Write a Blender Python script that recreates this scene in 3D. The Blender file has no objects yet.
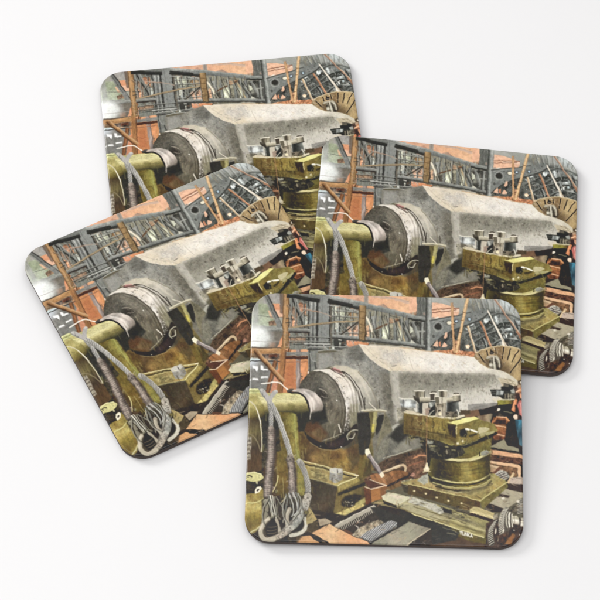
import bpy, bmesh, math
import numpy as np

# ---------------------------------------------------------------- camera, light, exposure
scene = bpy.context.scene
SIDE, THICK, RAD = 0.095, 0.0029, 0.0087     # a coaster: side, thickness, corner radius (metres)
ELEV, FOCAL, DIST, ROLL = 0.9913950965, 2829.26, 1.01730748, 0.00406464


def camera():
    fw = np.array([0, math.cos(ELEV), -math.sin(ELEV)]); r = np.array([1.0, 0, 0]); u = np.cross(r, fw)
    r, u = r * math.cos(ROLL) + u * math.sin(ROLL), u * math.cos(ROLL) - r * math.sin(ROLL)
    cd = bpy.data.cameras.new('camera'); cd.sensor_width = 36.0; cd.lens = FOCAL * 36.0 / 600.0
    cd.clip_start = 0.05; cd.clip_end = 50
    co = bpy.data.objects.new('camera', cd); bpy.context.collection.objects.link(co)
    from mathutils import Matrix
    m = Matrix.Identity(4); loc = -fw * DIST
    for i in range(3):
        m[i][0], m[i][1], m[i][2], m[i][3] = r[i], u[i], -fw[i], loc[i]
    co.matrix_world = m
    scene.camera = co


camera()
scene.view_settings.view_transform = 'Standard'; scene.view_settings.look = 'None'
scene.view_settings.exposure = 0.0; scene.view_settings.gamma = 1.0
world = bpy.data.worlds.new('World'); scene.world = world; world.use_nodes = True
bg = world.node_tree.nodes['Background']
bg.inputs['Color'].default_value = (1.0, 0.995, 1.0, 1); bg.inputs['Strength'].default_value = 0.47


def softbox(name, loc, target, sx, sy, watts, col=(1, 1, 1)):
    from mathutils import Vector
    ld = bpy.data.lights.new(name, 'AREA'); ld.shape = 'RECTANGLE'; ld.size = sx; ld.size_y = sy; ld.energy = watts; ld.color = col
    lo = bpy.data.objects.new(name, ld); bpy.context.collection.objects.link(lo)
    lo.location = loc; lo.rotation_euler = (Vector(target) - Vector(loc)).to_track_quat('-Z', 'Y').to_euler()


softbox('overhead_softbox', (-0.3, -0.42, 1.5), (-0.3, -0.42, 0), 1.8, 1.5, 16.6, (1, .995, .995))
softbox('key_softbox', (-1.25, 0.75, 0.95), (0, 0, 0), 0.6, 0.6, 13.6, (1, .99, .98))

# ---------------------------------------------------------------- the printed picture
# A small painter: filled outlines, strokes and speckle laid one over the other on a canvas that
# is later read out as the colour attribute of the print's mesh.
PX0, PY0, PW, PH, SC = 238.0, 286.0, 292, 268, 3
CW, CH = PW * SC, PH * SC
rng = np.random.default_rng(7)
YY, XX = np.mgrid[0:CH, 0:CW].astype(np.float32)
XX = PX0 + (XX + 0.5) / SC
YY = PY0 + (YY + 0.5) / SC
CV = np.zeros((CH, CW, 3), np.float32) + np.array([104, 98, 78], np.float32)


def vnoise(sx, sy, ang=0.0, seed=0):
    """Smooth value noise over the canvas, cell sx by sy picture units, turned by ang degrees."""
    g = np.random.default_rng(seed).standard_normal((512, 512)).astype(np.float32)
    a = math.radians(ang)
    u = (XX * math.cos(a) + YY * math.sin(a)) / sx + 900
    v = (-XX * math.sin(a) + YY * math.cos(a)) / sy + 900
    i, j = np.floor(u).astype(int), np.floor(v).astype(int)
    fu, fv = u - i, v - j
    fu = fu * fu * (3 - 2 * fu); fv = fv * fv * (3 - 2 * fv)
    G = lambda p, q: g[q % 512, p % 512]
    return (G(i, j) * (1 - fu) + G(i + 1, j) * fu) * (1 - fv) + (G(i, j + 1) * (1 - fu) + G(i + 1, j + 1) * fu) * fv


NF = {'fine': vnoise(.75, .75, 20, 1), 'mid': vnoise(1.7, 1.7, 35, 2), 'big': vnoise(4.5, 4.5, 10, 3),
      'vert': vnoise(.9, 7, 3, 4), 'hor': vnoise(7, .9, 3, 5), 'diag': vnoise(.8, 5, -35, 6), 'wide': vnoise(11, 11, 5, 8)}


def fractal(ax, ang, seed):
    """Fine-to-broad noise, drawn out ax times along one direction; a little skewed to dark pits."""
    f = sum(s ** .12 * vnoise(s, s * ax, ang + 17 * k, seed + k) if ax == 1 else s ** .12 * vnoise(s, s * ax, ang + 2 * k, seed + k) for k, s in enumerate((.5, .85, 1.4, 2.6, 5.2)))
    f = f / f.std()
    return np.where(f < 0, f * 1.15, f * .9).astype(np.float32)


NF['frac'] = fractal(1, 12, 60); NF['fvert'] = fractal(5, 3, 70); NF['fhor'] = fractal(.2, 4, 80); NF['fdiag'] = fractal(5, -35, 90)
NOISE = {'stone': dict(frac=.026), 'speck': dict(frac=.06), 'metal': dict(frac=.045),
         'olive': dict(frac=.055, fvert=.02, wide=.03), 'vert': dict(fvert=.07, frac=.025), 'hor': dict(fhor=.045, frac=.03),
         'diag': dict(fdiag=.07, frac=.03), 'brick': dict(frac=.03), 'calm': dict(frac=.018),
         'mess': dict(frac=.15, mid=.05), 'none': dict(frac=.02)}
NCACHE = {}


def nfield(kind):
    if kind not in NCACHE:
        f = np.zeros((CH, CW), np.float32)
        for k, a in NOISE[kind].items():
            f += a * NF[k]
        NCACHE[kind] = f
    return NCACHE[kind]


def smooth(pts, closed, k=5):
    p = np.array(pts, float); n = len(p); out = []
    for i in range(n if closed else n - 1):
        if closed:
            a, b, c, d = p[(i - 1) % n], p[i], p[(i + 1) % n], p[(i + 2) % n]
        else:
            a, b, c, d = p[max(i - 1, 0)], p[i], p[i + 1], p[min(i + 2, n - 1)]
        for t in np.arange(k) / k:
            out.append(.5 * (2 * b + (c - a) * t + (2 * a - 5 * b + 4 * c - d) * t * t + (3 * b - a - 3 * c + d) * t ** 3))
    if not closed:
        out.append(p[-1])
    return np.array(out)


def window(p, m):
    x0 = max(int((p[:, 0].min() - m - PX0) * SC), 0); x1 = min(int((p[:, 0].max() + m - PX0) * SC) + 2, CW)
    y0 = max(int((p[:, 1].min() - m - PY0) * SC), 0); y1 = min(int((p[:, 1].max() + m - PY0) * SC) + 2, CH)
    return slice(y0, max(y1, y0)), slice(x0, max(x1, x0))


def segdist(X, Y, a, b):
    d = b - a; L = float(d @ d) + 1e-9
    t = np.clip(((X - a[0]) * d[0] + (Y - a[1]) * d[1]) / L, 0, 1)
    return (X - a[0] - t * d[0]) ** 2 + (Y - a[1] - t * d[1]) ** 2, t


def cover(p, s, soft):
    X, Y = XX[s], YY[s]
    D = np.full(X.shape, 1e9, np.float32); inside = np.zeros(X.shape, bool)
    for i in range(len(p)):
        a, b = p[i], p[(i + 1) % len(p)]
        D = np.minimum(D, segdist(X, Y, a, b)[0])
        if a[1] != b[1]:
            c = ((a[1] > Y) != (b[1] > Y)) & (X < (b[0] - a[0]) * (Y - a[1]) / (b[1] - a[1]) + a[0])
            inside ^= c
    sd = np.where(inside, -1, 1) * np.sqrt(D)
    return np.clip(.5 - sd / soft, 0, 1)


def steel(c):
    """Old grey paint: cool greys lean back towards neutral."""
    c = np.array(c, np.float32)
    if c.max() - c.min() < 26 and c[2] >= c[0] - 2 and c.mean() < 190:
        m = c.mean() + 3; c = .35 * c + .65 * np.array([m + 2, m + 1, m - 5], np.float32)
    return c


def lay(s, cov, col, noise, grad, alpha):
    X, Y = XX[s], YY[s]
    col = steel(col)
    if grad:
        stops = grad[2:]
        a, b = np.array(grad[0], float), np.array(grad[1], float); d = b - a
        t = np.clip(((X - a[0]) * d[0] + (Y - a[1]) * d[1]) / float(d @ d), 0, 1)[..., None]
        cs = [col] + [steel(c) for c in stops]; n = len(cs) - 1
        c = np.zeros(X.shape + (3,), np.float32)
        for i in range(n + 1):
            c += np.clip(1 - np.abs(t * n - i), 0, 1) * cs[i]
    else:
        c = np.broadcast_to(col, X.shape + (3,))
    c = c * (1 + nfield(noise)[s])[..., None]
    if noise == 'olive':      # old oil and rust through the paint
        q = np.clip(NF['big'][s] * .5 + NF['wide'][s] * .5 + NF['vert'][s] * .25 + .35, 0, 1.2)[..., None]
        c = c * (np.array([1.0, .97, .93], np.float32) - q * np.array([.07, .12, .15], np.float32))
    k = (cov * alpha)[..., None]
    CV[s] = CV[s] * (1 - k) + c * k


def P(col, pts, noise='metal', soft=.6, grad=None, alpha=1.0, sm=False):
    p = smooth(pts, True) if sm else np.array(pts, float)
    s = window(p, soft)
    lay(s, cover(p, s, soft), col, noise, grad, alpha)


def R(col, x0, y0, x1, y1, **k):
    P(col, [(x0, y0), (x1, y0), (x1, y1), (x0, y1)], **k)


def E(col, cx, cy, rx, ry, rot=0, **k):
    a = math.radians(rot); t = np.linspace(0, 2 * math.pi, 28, endpoint=False)
    x, y = rx * np.cos(t), ry * np.sin(t)
    P(col, np.stack([cx + x * math.cos(a) - y * math.sin(a), cy + x * math.sin(a) + y * math.cos(a)], -1), **k)


def L(col, pts, w, w2=None, noise='calm', soft=.6, alpha=1.0, sm=False, grad=None):
    p = smooth(pts, False) if sm else np.array(pts, float)
    s = window(p, w + soft)
    X, Y = XX[s], YY[s]; cov = np.zeros(X.shape, np.float32); n = len(p) - 1
    for i in range(n):
        d2, t = segdist(X, Y, p[i], p[i + 1])
        wi = w if w2 is None else w + (w2 - w) * (i + t) / n
        cov = np.maximum(cov, np.clip(.5 - (np.sqrt(d2) - wi / 2) / soft, 0, 1))
    lay(s, cov, col, noise, grad, alpha)


def bundle(p0, p1, cols, w):
    """A beam: parallel strokes side by side, first colour on the left of the run."""
    a, b = np.array(p0, float), np.array(p1, float); d = (b - a) / np.linalg.norm(b - a); nrm = np.array([d[1], -d[0]])
    k = len(cols)
    for i, c in enumerate(cols):
        o = nrm * ((k - 1) / 2 - i) * w / k
        L(c, [a + o, b + o], w / k + .35, noise='metal', soft=.7)


def scatter(n, x0, y0, x1, y1, cols, ln, w, ang=None, jit=25, alpha=.8, seed=0, poly=None):
    """Loose small strokes: chips, rivets, swarf, rods glimpsed behind others."""
    r = np.random.default_rng(seed + 100)
    for _ in range(n):
        x, y = r.uniform(x0, x1), r.uniform(y0, y1)
        a = math.radians(r.uniform(0, 180) if ang is None else ang + r.normal(0, jit)); l = ln * r.uniform(.4, 1.3) / 2
        L(cols[r.integers(len(cols))], [(x - math.cos(a) * l, y - math.sin(a) * l), (x + math.cos(a) * l, y + math.sin(a) * l)],
          w * r.uniform(.6, 1.3), soft=.7, alpha=alpha * r.uniform(.5, 1))


def stripes(poly, c1, c2, ang, step, duty=.5, bend=0, soft=.6, alpha=1.0):
    p = np.array(poly, float); s = window(p, soft); X, Y = XX[s], YY[s]
    a = math.radians(ang); q = (X * math.cos(a) + Y * math.sin(a)) / step
    q = q + bend * (X * -math.sin(a) + Y * math.cos(a)) ** 2 * 1e-3
    t = np.clip((np.abs((q % 1) - .5) - duty / 2) * step / .5 + .5, 0, 1)[..., None]
    c = np.array(c1, np.float32) * (1 - t) + np.array(c2, np.float32) * t
    c = c * (1 + nfield('metal')[s])[..., None]
    k = (cover(p, s, soft) * alpha)[..., None]
    CV[s] = CV[s] * (1 - k) + c * k


def rope(pts, w, light, dark, step=1.7, lean=40):
    """A laid rope: a stroke with dark slanting lay lines across it."""
    q = smooth(pts, False, 12)
    L(light, q, w, noise='stone')
    d = np.diff(q, axis=0); ln = np.linalg.norm(d, axis=1); acc = 0.0
    for i in range(len(d)):
        acc += ln[i]
        if acc < step:
            continue
        acc = 0.0; t = d[i] / ln[i]; a = math.radians(lean)
        v = np.array([t[0] * math.cos(a) - t[1] * math.sin(a), t[0] * math.sin(a) + t[1] * math.cos(a)])
        L(dark, [q[i] - v * w * .48, q[i] + v * w * .48], .7, soft=.7, alpha=.75)
    L(dark, q + np.array([-w * .42, 0]), .8, soft=.9, alpha=.6)


def paint_print():
    # --- far wall, upper left: panes, glow and struts
    R((168, 167, 155), 240, 288, 290, 352, noise='calm', soft=2)
    R((162, 158, 154), 263, 290, 280, 304, noise='metal', soft=1.5)
    R((156, 165, 137), 256, 303, 277, 327, noise='metal', soft=2)
    R((192, 201, 176), 250, 314, 270, 326, noise='metal', soft=3, alpha=.8)
    R((150, 155, 152), 253.5, 299, 258.5, 323, noise='vert', soft=1, alpha=.8)
    P((222, 152, 112), [(271, 303), (279, 303), (281.5, 312), (275, 310)], noise='brick')
    P((229, 180, 150), [(275, 309), (283, 310), (283, 317.5), (278, 316)], noise='brick')
    P((152, 122, 98), [(268.5, 321), (276, 319), (277, 325), (269, 325)], noise='mess')
    P((222, 178, 145), [(268, 310), (271, 309), (273, 318), (270, 317)], noise='brick')
    L((95, 95, 88), [(258, 315), (270, 316.5), (284, 317)], .7, alpha=.7)
    R((124, 116, 106), 264, 330, 286, 348, noise='metal', soft=2.5)
    R((225, 150, 112), 269, 342, 275, 347, noise='calm', soft=3, alpha=.35)
    R((150, 152, 150), 246, 325.5, 286, 330.3, noise='hor', soft=1)
    R((120, 122, 122), 262, 329.5, 286, 331, noise='hor', soft=.8, alpha=.7)
    E((206, 212, 214), 251, 336, 17, 11, noise='calm', soft=13)
    E((246, 249, 249), 250, 336, 12, 9, noise='calm', soft=8)
    E((246, 249, 249), 255, 333, 6, 5, noise='calm', soft=6, alpha=.8)
    E((252, 254, 254), 254, 336.6, 12, 9.5, noise='none', soft=9)
    E((226, 230, 230), 264, 338, 8, 6, noise='none', soft=9, alpha=.6)
    E((196, 200, 196), 252, 318, 7, 9, noise='none', soft=9, alpha=.6)
    L((170, 164, 156), [(246, 341), (262, 341.4), (284, 341)], .8, alpha=.6)
    L((120, 110, 105), [(246, 346.6), (262, 347.2), (284, 347.4)], .8, alpha=.7)
    bundle((265.2, 294), (280, 326), [(64, 66, 68), (112, 118, 121), (126, 131, 132), (98, 104, 106), (140, 143, 140)], 5)
    P((128, 133, 134), [(275, 318), (279, 317), (282, 327), (276, 327)], noise='metal')
    L((118, 96, 82), [(281, 292), (281.5, 312)], 3, noise='vert', alpha=.8)
    # --- brick bay below it
    P((214, 124, 78), [(266, 394), (272, 360), (284, 331), (309, 331), (309, 396)], noise='brick', grad=((290, 333), (292, 392), (224, 164, 124), (202, 134, 84), (216, 144, 92), (208, 138, 90)))
    scatter(60, 284, 336, 308, 392, [(186, 110, 74), (234, 172, 136), (172, 106, 76)], 3, .9, 5, 12, .55, 1)
    P((236, 176, 140), [(285, 338), (292, 334), (290, 348), (284, 350)], noise='brick', soft=2, alpha=.7); P((176, 98, 62), [(285, 366), (295, 362), (296, 388), (284, 386)], noise='brick', soft=6, alpha=.5); P((232, 156, 110), [(300, 362), (306, 362), (304, 380), (300, 384)], noise='brick', soft=4, alpha=.6)
    R((137, 134, 130), 244, 358, 278, 395, noise='metal', soft=1, grad=((252, 360), (272, 380), (128, 128, 124)))
    E((205, 212, 222), 250, 361, 8, 6, noise='calm', soft=7, alpha=.9)
    P((246, 247, 250), [(252.5, 365.5), (258.5, 366), (258.5, 369), (257, 372), (255, 368.5), (252.5, 368)], noise='none', soft=1)
    P((244, 245, 247), [(261, 365), (263, 365.5), (263.5, 368.5), (267.5, 369), (267.5, 370.6), (261, 370)], noise='none', soft=1)
    R((238, 238, 240), 261, 376.3, 267.8, 378, noise='none', soft=1)
    R((236, 236, 238), 252.5, 377.8, 258, 379.8, noise='none', soft=1)
    R((232, 232, 235), 249, 379, 250.6, 380, noise='none', soft=1)
    R((150, 120, 92), 249, 353, 282, 359.3, noise='mess', soft=1)
    P((96, 84, 76), [(257, 354), (279, 354), (279, 358.5), (262, 358)], noise='mess', soft=1)
    R((132, 70, 48), 269, 354.5, 277, 357, noise='mess', soft=1.2, alpha=.8)
    R((198, 212, 216), 247, 357.8, 262, 360.4, noise='calm', soft=1.2)
    L((74, 70, 70), [(248, 360.6), (264, 360.6), (282, 361.2)], .9)
    R((198, 152, 103), 247, 347.8, 284, 353.2, noise='hor', soft=.8, grad=((250, 348), (250, 353), (178, 128, 80)))
    L((98, 82, 68), [(247, 347.7), (285, 347.8)], .8)
    # --- dark uprights in the brick bay
    bundle((297, 333), (286.5, 356), [(150, 98, 64), (176, 122, 84), (120, 78, 54)], 3)
    R((154, 138, 132), 296, 331, 300.4, 392, noise='vert', soft=.8)
    L((120, 104, 98), [(300, 333), (300, 390)], .8)
    R((138, 136, 131), 284, 351.5, 309, 355.6, noise='hor', soft=.7)
    R((92, 58, 42), 284, 356, 309, 359, noise='hor', soft=.8)
    L((170, 112, 80), [(284, 362), (309, 361.5)], 1)
    L((150, 140, 128), [(286, 343), (300, 342.5), (309, 344)], .8, alpha=.7)
    bundle((275.5, 361), (267, 393.5), [(120, 82, 58), (160, 104, 66), (134, 84, 54)], 4)
    P((222, 140, 100), [(276, 370), (279, 368), (276.5, 392), (270, 393)], noise='brick', alpha=.8)
    P((168, 116, 72), [(281, 345), (285.5, 345), (283.4, 375), (281.5, 394), (276, 394), (279.5, 372)], noise='vert')
    L((112, 72, 48), [(285.8, 350), (284, 374), (282, 394)], .9)
    bundle((255.5, 350.5), (283, 381.5), [(196, 154, 112), (186, 140, 94), (160, 112, 70), (104, 72, 48)], 4.6)
    L((150, 95, 60), [(277, 388), (279, 378)], 1, alpha=.6)
    # ochre post
    P((164, 124, 80), [(283.3, 290), (289.3, 290), (288.6, 348), (282, 349)], noise='vert')
    L((194, 154, 112), [(285, 292), (284.6, 346)], 1.3, alpha=.8)
    L((112, 80, 54), [(288.8, 293), (288.2, 346)], .9)
    L((118, 88, 62), [(283, 293), (282.4, 346)], .7)
    scatter(16, 283, 328, 290, 346, [(120, 92, 68), (190, 150, 110), (150, 140, 130)], 3, .8, 10, 30, .7, 2)
    # --- steelwork in the middle: what shows between the members
    R((122, 124, 116), 289.5, 290, 358, 349, noise='vert', soft=.8)
    P((198, 146, 116), [(290, 316), (297, 314), (297, 327), (290, 328)], noise='mess')
    P((168, 106, 74), [(299, 302), (306, 303), (306, 312), (300, 311)], noise='mess')
    P((226, 176, 148), [(301, 307), (302.4, 307), (302.4, 311), (301, 311)], noise='calm')
    P((204, 206, 190), [(333, 306), (337, 305), (336.5, 315), (332.6, 315)], noise='metal', alpha=.9)
    P((200, 202, 180), [(338, 309), (341, 309), (340, 317), (337, 318)], noise='metal', alpha=.8)
    P((168, 170, 146), [(342, 310), (350, 311), (350, 322), (341, 322)], noise='mess')
    P((146, 106, 66), [(347.5, 312), (354, 312), (354, 318), (351, 319), (350, 315), (347.5, 315)], noise='metal')
    P((198, 166, 146), [(346, 327), (359, 324), (359, 336), (350, 336)], noise='brick')
    P((228, 152, 116), [(346.5, 340), (361, 341), (361, 348), (346.5, 347)], noise='brick')
    R((64, 66, 68), 333.5, 338.6, 346.5, 348, noise='metal')
    P((222, 222, 212), [(338, 338.6), (341.5, 338.8), (341.5, 340), (338, 340)], noise='none')
    P((214, 216, 206), [(332, 346), (334, 345.6), (334, 349), (332, 349)], noise='none')
    P((196, 196, 184), [(339.4, 342), (341, 342), (341, 346), (339, 346)], noise='none')
    P((216, 216, 208), [(333, 323), (337, 322), (338, 327), (334, 328)], noise='metal', alpha=.8)
    P((46, 50, 54), [(339, 323), (341, 323), (339.5, 331), (337, 330)], noise='none')
    P((196, 204, 206), [(336, 329), (339, 327), (340, 333), (337, 334)], noise='calm', alpha=.8)
    scatter(150, 289, 300, 358, 348, [(70, 72, 72), (176, 174, 160), (140, 112, 88), (92, 96, 96), (196, 186, 168), (110, 86, 66)], 6, .8, 88, 14, .85, 3)
    scatter(70, 289, 300, 358, 348, [(64, 66, 66), (160, 160, 150), (96, 100, 100), (150, 120, 92)], 8, .9, 4, 10, .85, 51)
    scatter(40, 289, 300, 358, 348, [(72, 74, 74), (150, 152, 148), (120, 96, 72)], 9, 1, 55, 10, .85, 52)
    R((92, 96, 98), 308, 333, 318, 349, noise='vert', soft=.8)
    scatter(14, 308, 334, 330, 348, [(52, 54, 56), (160, 162, 160)], 4, .9, 90, 20, .8, 4)
    # diagonal strut left of the columns
    bundle((293.5, 298), (305, 325), [(146, 148, 144), (122, 128, 128), (110, 116, 118), (58, 60, 60)], 4.4)
    R((126, 134, 137), 308, 300, 316.6, 333, noise='vert', soft=.6)
    for x, c in ((308.6, (66, 68, 68)), (311, (156, 162, 162)), (313.2, (98, 104, 108)), (315, (168, 172, 170)), (316.9, (62, 64, 66))):
        L(c, [(x, 300), (x - .3, 346)], 1.1, noise='vert')
    R((131, 140, 143), 318, 291, 329.4, 345, noise='stone', soft=.6)
    L((72, 74, 76), [(317.8, 294), (317.5, 344)], 1)
    L((104, 110, 112), [(322, 294), (321.6, 344)], .8, alpha=.6)
    scatter(24, 318, 294, 329, 343, [(112, 118, 122), (152, 160, 162), (92, 98, 100)], 2.5, .8, 90, 40, .7, 5)
    L((104, 98, 88), [(331, 289), (331, 347)], 2, noise='vert')
    L((60, 60, 58), [(329.7, 300), (329.7, 346)], .9)
    for y in (301, 311, 319, 337, 340):
        P((56, 56, 56), [(328.2, y), (330.2, y), (330.2, y + 2), (328.2, y + 2)], noise='none', alpha=.8)
    # slanting roof beam, peach roof light above it
    P((228, 166, 132), [(330, 291), (432, 296), (434, 319), (400, 313), (358, 303), (330, 298)], noise='brick', grad=((335, 295), (405, 312), (214, 166, 138), (230, 174, 134), (232, 182, 142)))
    scatter(26, 335, 295, 412, 312, [(240, 190, 158), (214, 146, 116), (204, 150, 124)], 5, 1.2, 12, 25, .5, 6)
    L((200, 172, 156), [(372, 295.5), (392, 298), (416, 304)], 2.4, noise='calm', alpha=.75)
    L((176, 160, 150), [(385, 296.5), (404, 299.5), (416, 303)], .8, alpha=.7)
    P((166, 142, 130), [(377, 305), (383.5, 303), (388, 307), (395, 311), (375, 308)], noise='metal', alpha=.8)
    P((168, 130, 106), [(410, 312.5), (416, 311.5), (418, 316), (410, 315)], noise='metal', alpha=.8)
    P((186, 138, 116), [(355, 299), (357.5, 298), (361, 300), (361, 302), (355, 302)], noise='metal', alpha=.7)
    R((140, 146, 146), 364, 290, 368, 303, noise='vert', alpha=.8)
    bundle((288, 293.5), (319, 298.5), [(118, 124, 126), (108, 114, 116), (54, 56, 58), (48, 50, 52)], 7)
    bundle((329, 298.5), (362, 305.6), [(160, 168, 168), (136, 144, 146), (58, 60, 64), (52, 54, 56)], 8)
    L((176, 178, 174), [(329, 304.6), (338, 306)], 1, alpha=.9)
    L((176, 178, 172), [(346, 308.5), (358, 310.5)], 1.2, alpha=.9)
    bundle((354, 303.2), (418, 319.2), [(150, 160, 160), (124, 138, 140), (116, 130, 134), (106, 118, 122), (62, 66, 68)], 7.4)
    L((92, 74, 60), [(366, 309.5), (386, 313.5)], 1.3, alpha=.6)
    for pts, c in (([(332.6, 307), (336, 307), (336, 316), (332.6, 317)], (204, 204, 184)), ([(338, 309), (342, 310), (342, 318), (338, 318)], (186, 188, 166)), ([(343, 323), (349, 322), (345, 330), (343, 331)], (92, 92, 84)), ([(347, 329), (358, 325), (358, 336), (350, 336)], (214, 168, 138)), ([(333, 324), (338, 323), (338, 328), (333, 330)], (206, 206, 192)),
                   ([(352, 312), (358, 313), (358, 319), (352, 319)], (164, 142, 110)), ([(290, 306), (294, 306), (298, 316), (291, 317)], (150, 120, 98)), ([(298, 303), (305, 304), (306, 314), (302, 315)], (206, 146, 112)), ([(291, 320), (296, 319), (297, 326), (291, 327)], (222, 160, 122)), ([(302, 318), (307, 316), (307, 324), (304, 325)], (172, 176, 168)), ([(290, 336), (306, 336), (306, 342), (290, 342)], (150, 118, 94))):
        P(c, pts, noise='mess', soft=1.1, alpha=.85)
    for x0, x1, ya, yb, sl, seed in ((290, 307, 301, 329, .16, 1), (332.5, 358, 306, 337, .2, 2)):
        q = np.random.default_rng(200 + seed)
        for x in np.arange(x0, x1, 6.3):
            x += q.normal(0, .5); g = q.uniform(.8, 1.2)
            L((58, 60, 60), [(x + .9, ya + (x - x0) * sl), (x + .9, yb)], .8, alpha=.8); L((128 * g, 134 * g, 132 * g), [(x, ya + (x - x0) * sl), (x, yb)], 1.0, noise='vert', alpha=.9)
        for k in range(4):
            x = q.uniform(x0, x1 - 6); y = q.uniform(ya + 3, yb - 8); s = q.choice([-1, 1])
            L((66, 66, 64), [(x + .7, y + .7 + (8 if s < 0 else 0)), (x + 7.7, y + .7 + (0 if s < 0 else 8))], .8, alpha=.7); L((150, 148, 138), [(x, y + (8 if s < 0 else 0)), (x + 7, y + (0 if s < 0 else 8))], .9, alpha=.85)
    for y, dy in ((309, 3.2), (315, 1.6), (332, .8)):
        L((76, 78, 76), [(332, y + .8), (359, y + dy + .8)], .8, alpha=.7); L((150, 154, 148), [(332, y), (359, y + dy)], .9, alpha=.8)
    for y in (336, 340.6):
        L((62, 62, 60), [(289, y + .8), (330, y + 1.6)], .8, alpha=.8); L((142, 144, 138), [(289, y), (330, y + .8)], .9, alpha=.8)
    # bars across the columns
    L((166, 144, 112), [(289, 327.5), (304, 325.4), (318, 323.4), (331, 322), (358, 320.3)], 1.7, noise='hor')
    L((112, 92, 70), [(302, 326.6), (318, 324.5), (330, 323.2)], .6, alpha=.8)
    L((174, 152, 136), [(299, 307), (309, 309), (320, 311.6), (331, 316)], 1, alpha=.85)
    L((160, 120, 96), [(306, 309.4), (318, 311.2)], .8, alpha=.8)
    L((74, 66, 58), [(340.5, 334.8), (358, 321.6)], 1.3)
    bundle((289, 330), (309, 330.8), [(146, 148, 144), (126, 128, 126), (70, 64, 60)], 4.6)
    bundle((332.5, 336.4), (362, 338.5), [(142, 148, 148), (122, 128, 130), (64, 66, 66)], 4)
    L((176, 176, 170), [(304, 343.2), (322, 343.6), (330, 344)], 1.1)
    L((76, 78, 78), [(306, 344.6), (330, 345.2)], .9)
    L((150, 154, 150), [(308, 347), (326, 346), (346, 347)], 1.2)
    L((64, 64, 64), [(308, 349.3), (346, 349.6)], 1)
    L((168, 168, 160), [(309, 351), (330, 349.5), (350, 350.5)], 1)
    L((160, 164, 160), [(322, 343), (327, 349)], 1)
    # left of the stone: grey upright
    R((118, 124, 120), 308, 350, 318, 371, noise='vert')
    L((76, 82, 82), [(309.5, 350), (310, 371)], 1.2)
    L((82, 84, 82), [(315, 362), (316, 371)], 1.4)
    L((152, 156, 150), [(310, 353), (312, 360), (318, 361.5)], .8, sm=True)
    # truss right of the second ochre post
    P((140, 136, 118), [(365, 308), (418, 320), (428, 322), (428, 347), (365, 342)], noise='vert')
    P((206, 212, 184), [(381, 329), (388, 327), (388, 339), (380, 338)], noise='metal')
    P((208, 212, 190), [(398, 336), (404, 341), (398, 341)], noise='metal')
    P((206, 208, 188), [(411, 324), (414, 330), (412, 333), (410, 332)], noise='calm')
    P((214, 214, 200), [(411, 338), (416, 343), (410, 343)], noise='calm')
    P((146, 148, 152), [(371, 316), (377, 315), (376, 328), (372, 331)], noise='metal')
    P((176, 130, 96), [(388, 319), (398, 318), (397, 321), (390, 322)], noise='metal')
    P((78, 72, 64), [(362, 330), (368, 326), (368, 337), (362, 338)], noise='mess')
    scatter(90, 366, 314, 428, 342, [(72, 74, 72), (190, 192, 170), (120, 98, 74), (150, 152, 146), (100, 104, 100)], 6, .9, 88, 12, .85, 7)
    scatter(40, 366, 314, 428, 342, [(70, 72, 70), (160, 162, 150), (110, 114, 110)], 8, 1, 60, 10, .8, 53)
    scatter(24, 366, 316, 428, 344, [(76, 78, 76), (150, 154, 150)], 8, .9, 10, 6, .8, 54)
    for x, w, y0 in ((380.6, 2.2, 316), (395, 3.2, 320), (407, 3.6, 320), (369.4, 2.6, 312)):
        bundle((x, y0), (x - .2, 342), [(84, 86, 86), (134, 142, 142), (120, 128, 128)], w)
    bundle((400, 319), (412, 343), [(150, 156, 152), (118, 126, 126), (82, 84, 82)], 3)
    bundle((386, 316.5), (390.5, 340), [(84, 82, 74), (150, 148, 132)], 2)
    L((186, 164, 126), [(398.5, 322), (405.5, 343)], 1.4)
    L((116, 84, 60), [(371, 330.6), (386, 324.4), (398, 319.5)], 1.4)
    L((230, 220, 198), [(366, 317), (369, 322), (372, 331)], 1.9, sm=True)
    for pts, c in (([(382, 328), (387, 326), (387, 338), (383, 337)], (212, 216, 190)), ([(389, 322), (393, 324), (393, 338), (390, 338)], (150, 146, 124)), ([(399, 327), (403, 334), (403, 341), (399, 341)], (206, 204, 176)), ([(411, 325), (416, 336), (412, 336)], (214, 212, 192)),
                   ([(372, 333), (378, 330), (378, 338), (373, 338)], (98, 90, 78)), ([(366, 326), (369, 324), (369, 336), (366, 338)], (206, 160, 126)), ([(413, 324), (419, 325), (419, 334)], (110, 112, 104)), ([(400, 321), (405, 322), (405, 328)], (96, 98, 92)), ([(388, 317), (394, 318.6), (394, 322), (389, 322)], (180, 148, 118))):
        P(c, pts, noise='mess', soft=1.1, alpha=.9)
    q = np.random.default_rng(210)
    for x in np.arange(375.5, 428, 13):
        x += q.normal(0, .6); y = 308 + (x - 365) * .23
        L((60, 62, 60), [(x + 1, y), (x + .8, 343)], .9, alpha=.7); L((138, 144, 138), [(x, y), (x - .2, 343)], 1.1, noise='vert', alpha=.8)
    for k in range(5):
        x = 368 + k * 12 + q.normal(0, .6); y = 310 + (x - 365) * .23
        L((64, 64, 60), [(x + .9, y + 2), (x + 8.9, 341)], .8, alpha=.7); L((158, 154, 138), [(x, y + 2), (x + 8, 341)], .9, alpha=.75)
    bundle((352, 337.5), (419, 345), [(146, 154, 150), (124, 134, 132), (78, 78, 76)], 4.2)
    P((222, 142, 96), [(354, 341), (369, 342.5), (366, 347.5), (354, 346)], noise='brick', alpha=.9)
    P((176, 170, 156), [(369, 343.5), (415, 346.5), (415, 349), (369, 347)], noise='stone')
    P((152, 122, 82), [(359.3, 304.5), (365.4, 305.5), (364, 340), (359.3, 340)], noise='vert')
    L((96, 74, 52), [(365.6, 306), (364.4, 340)], .9)
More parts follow.
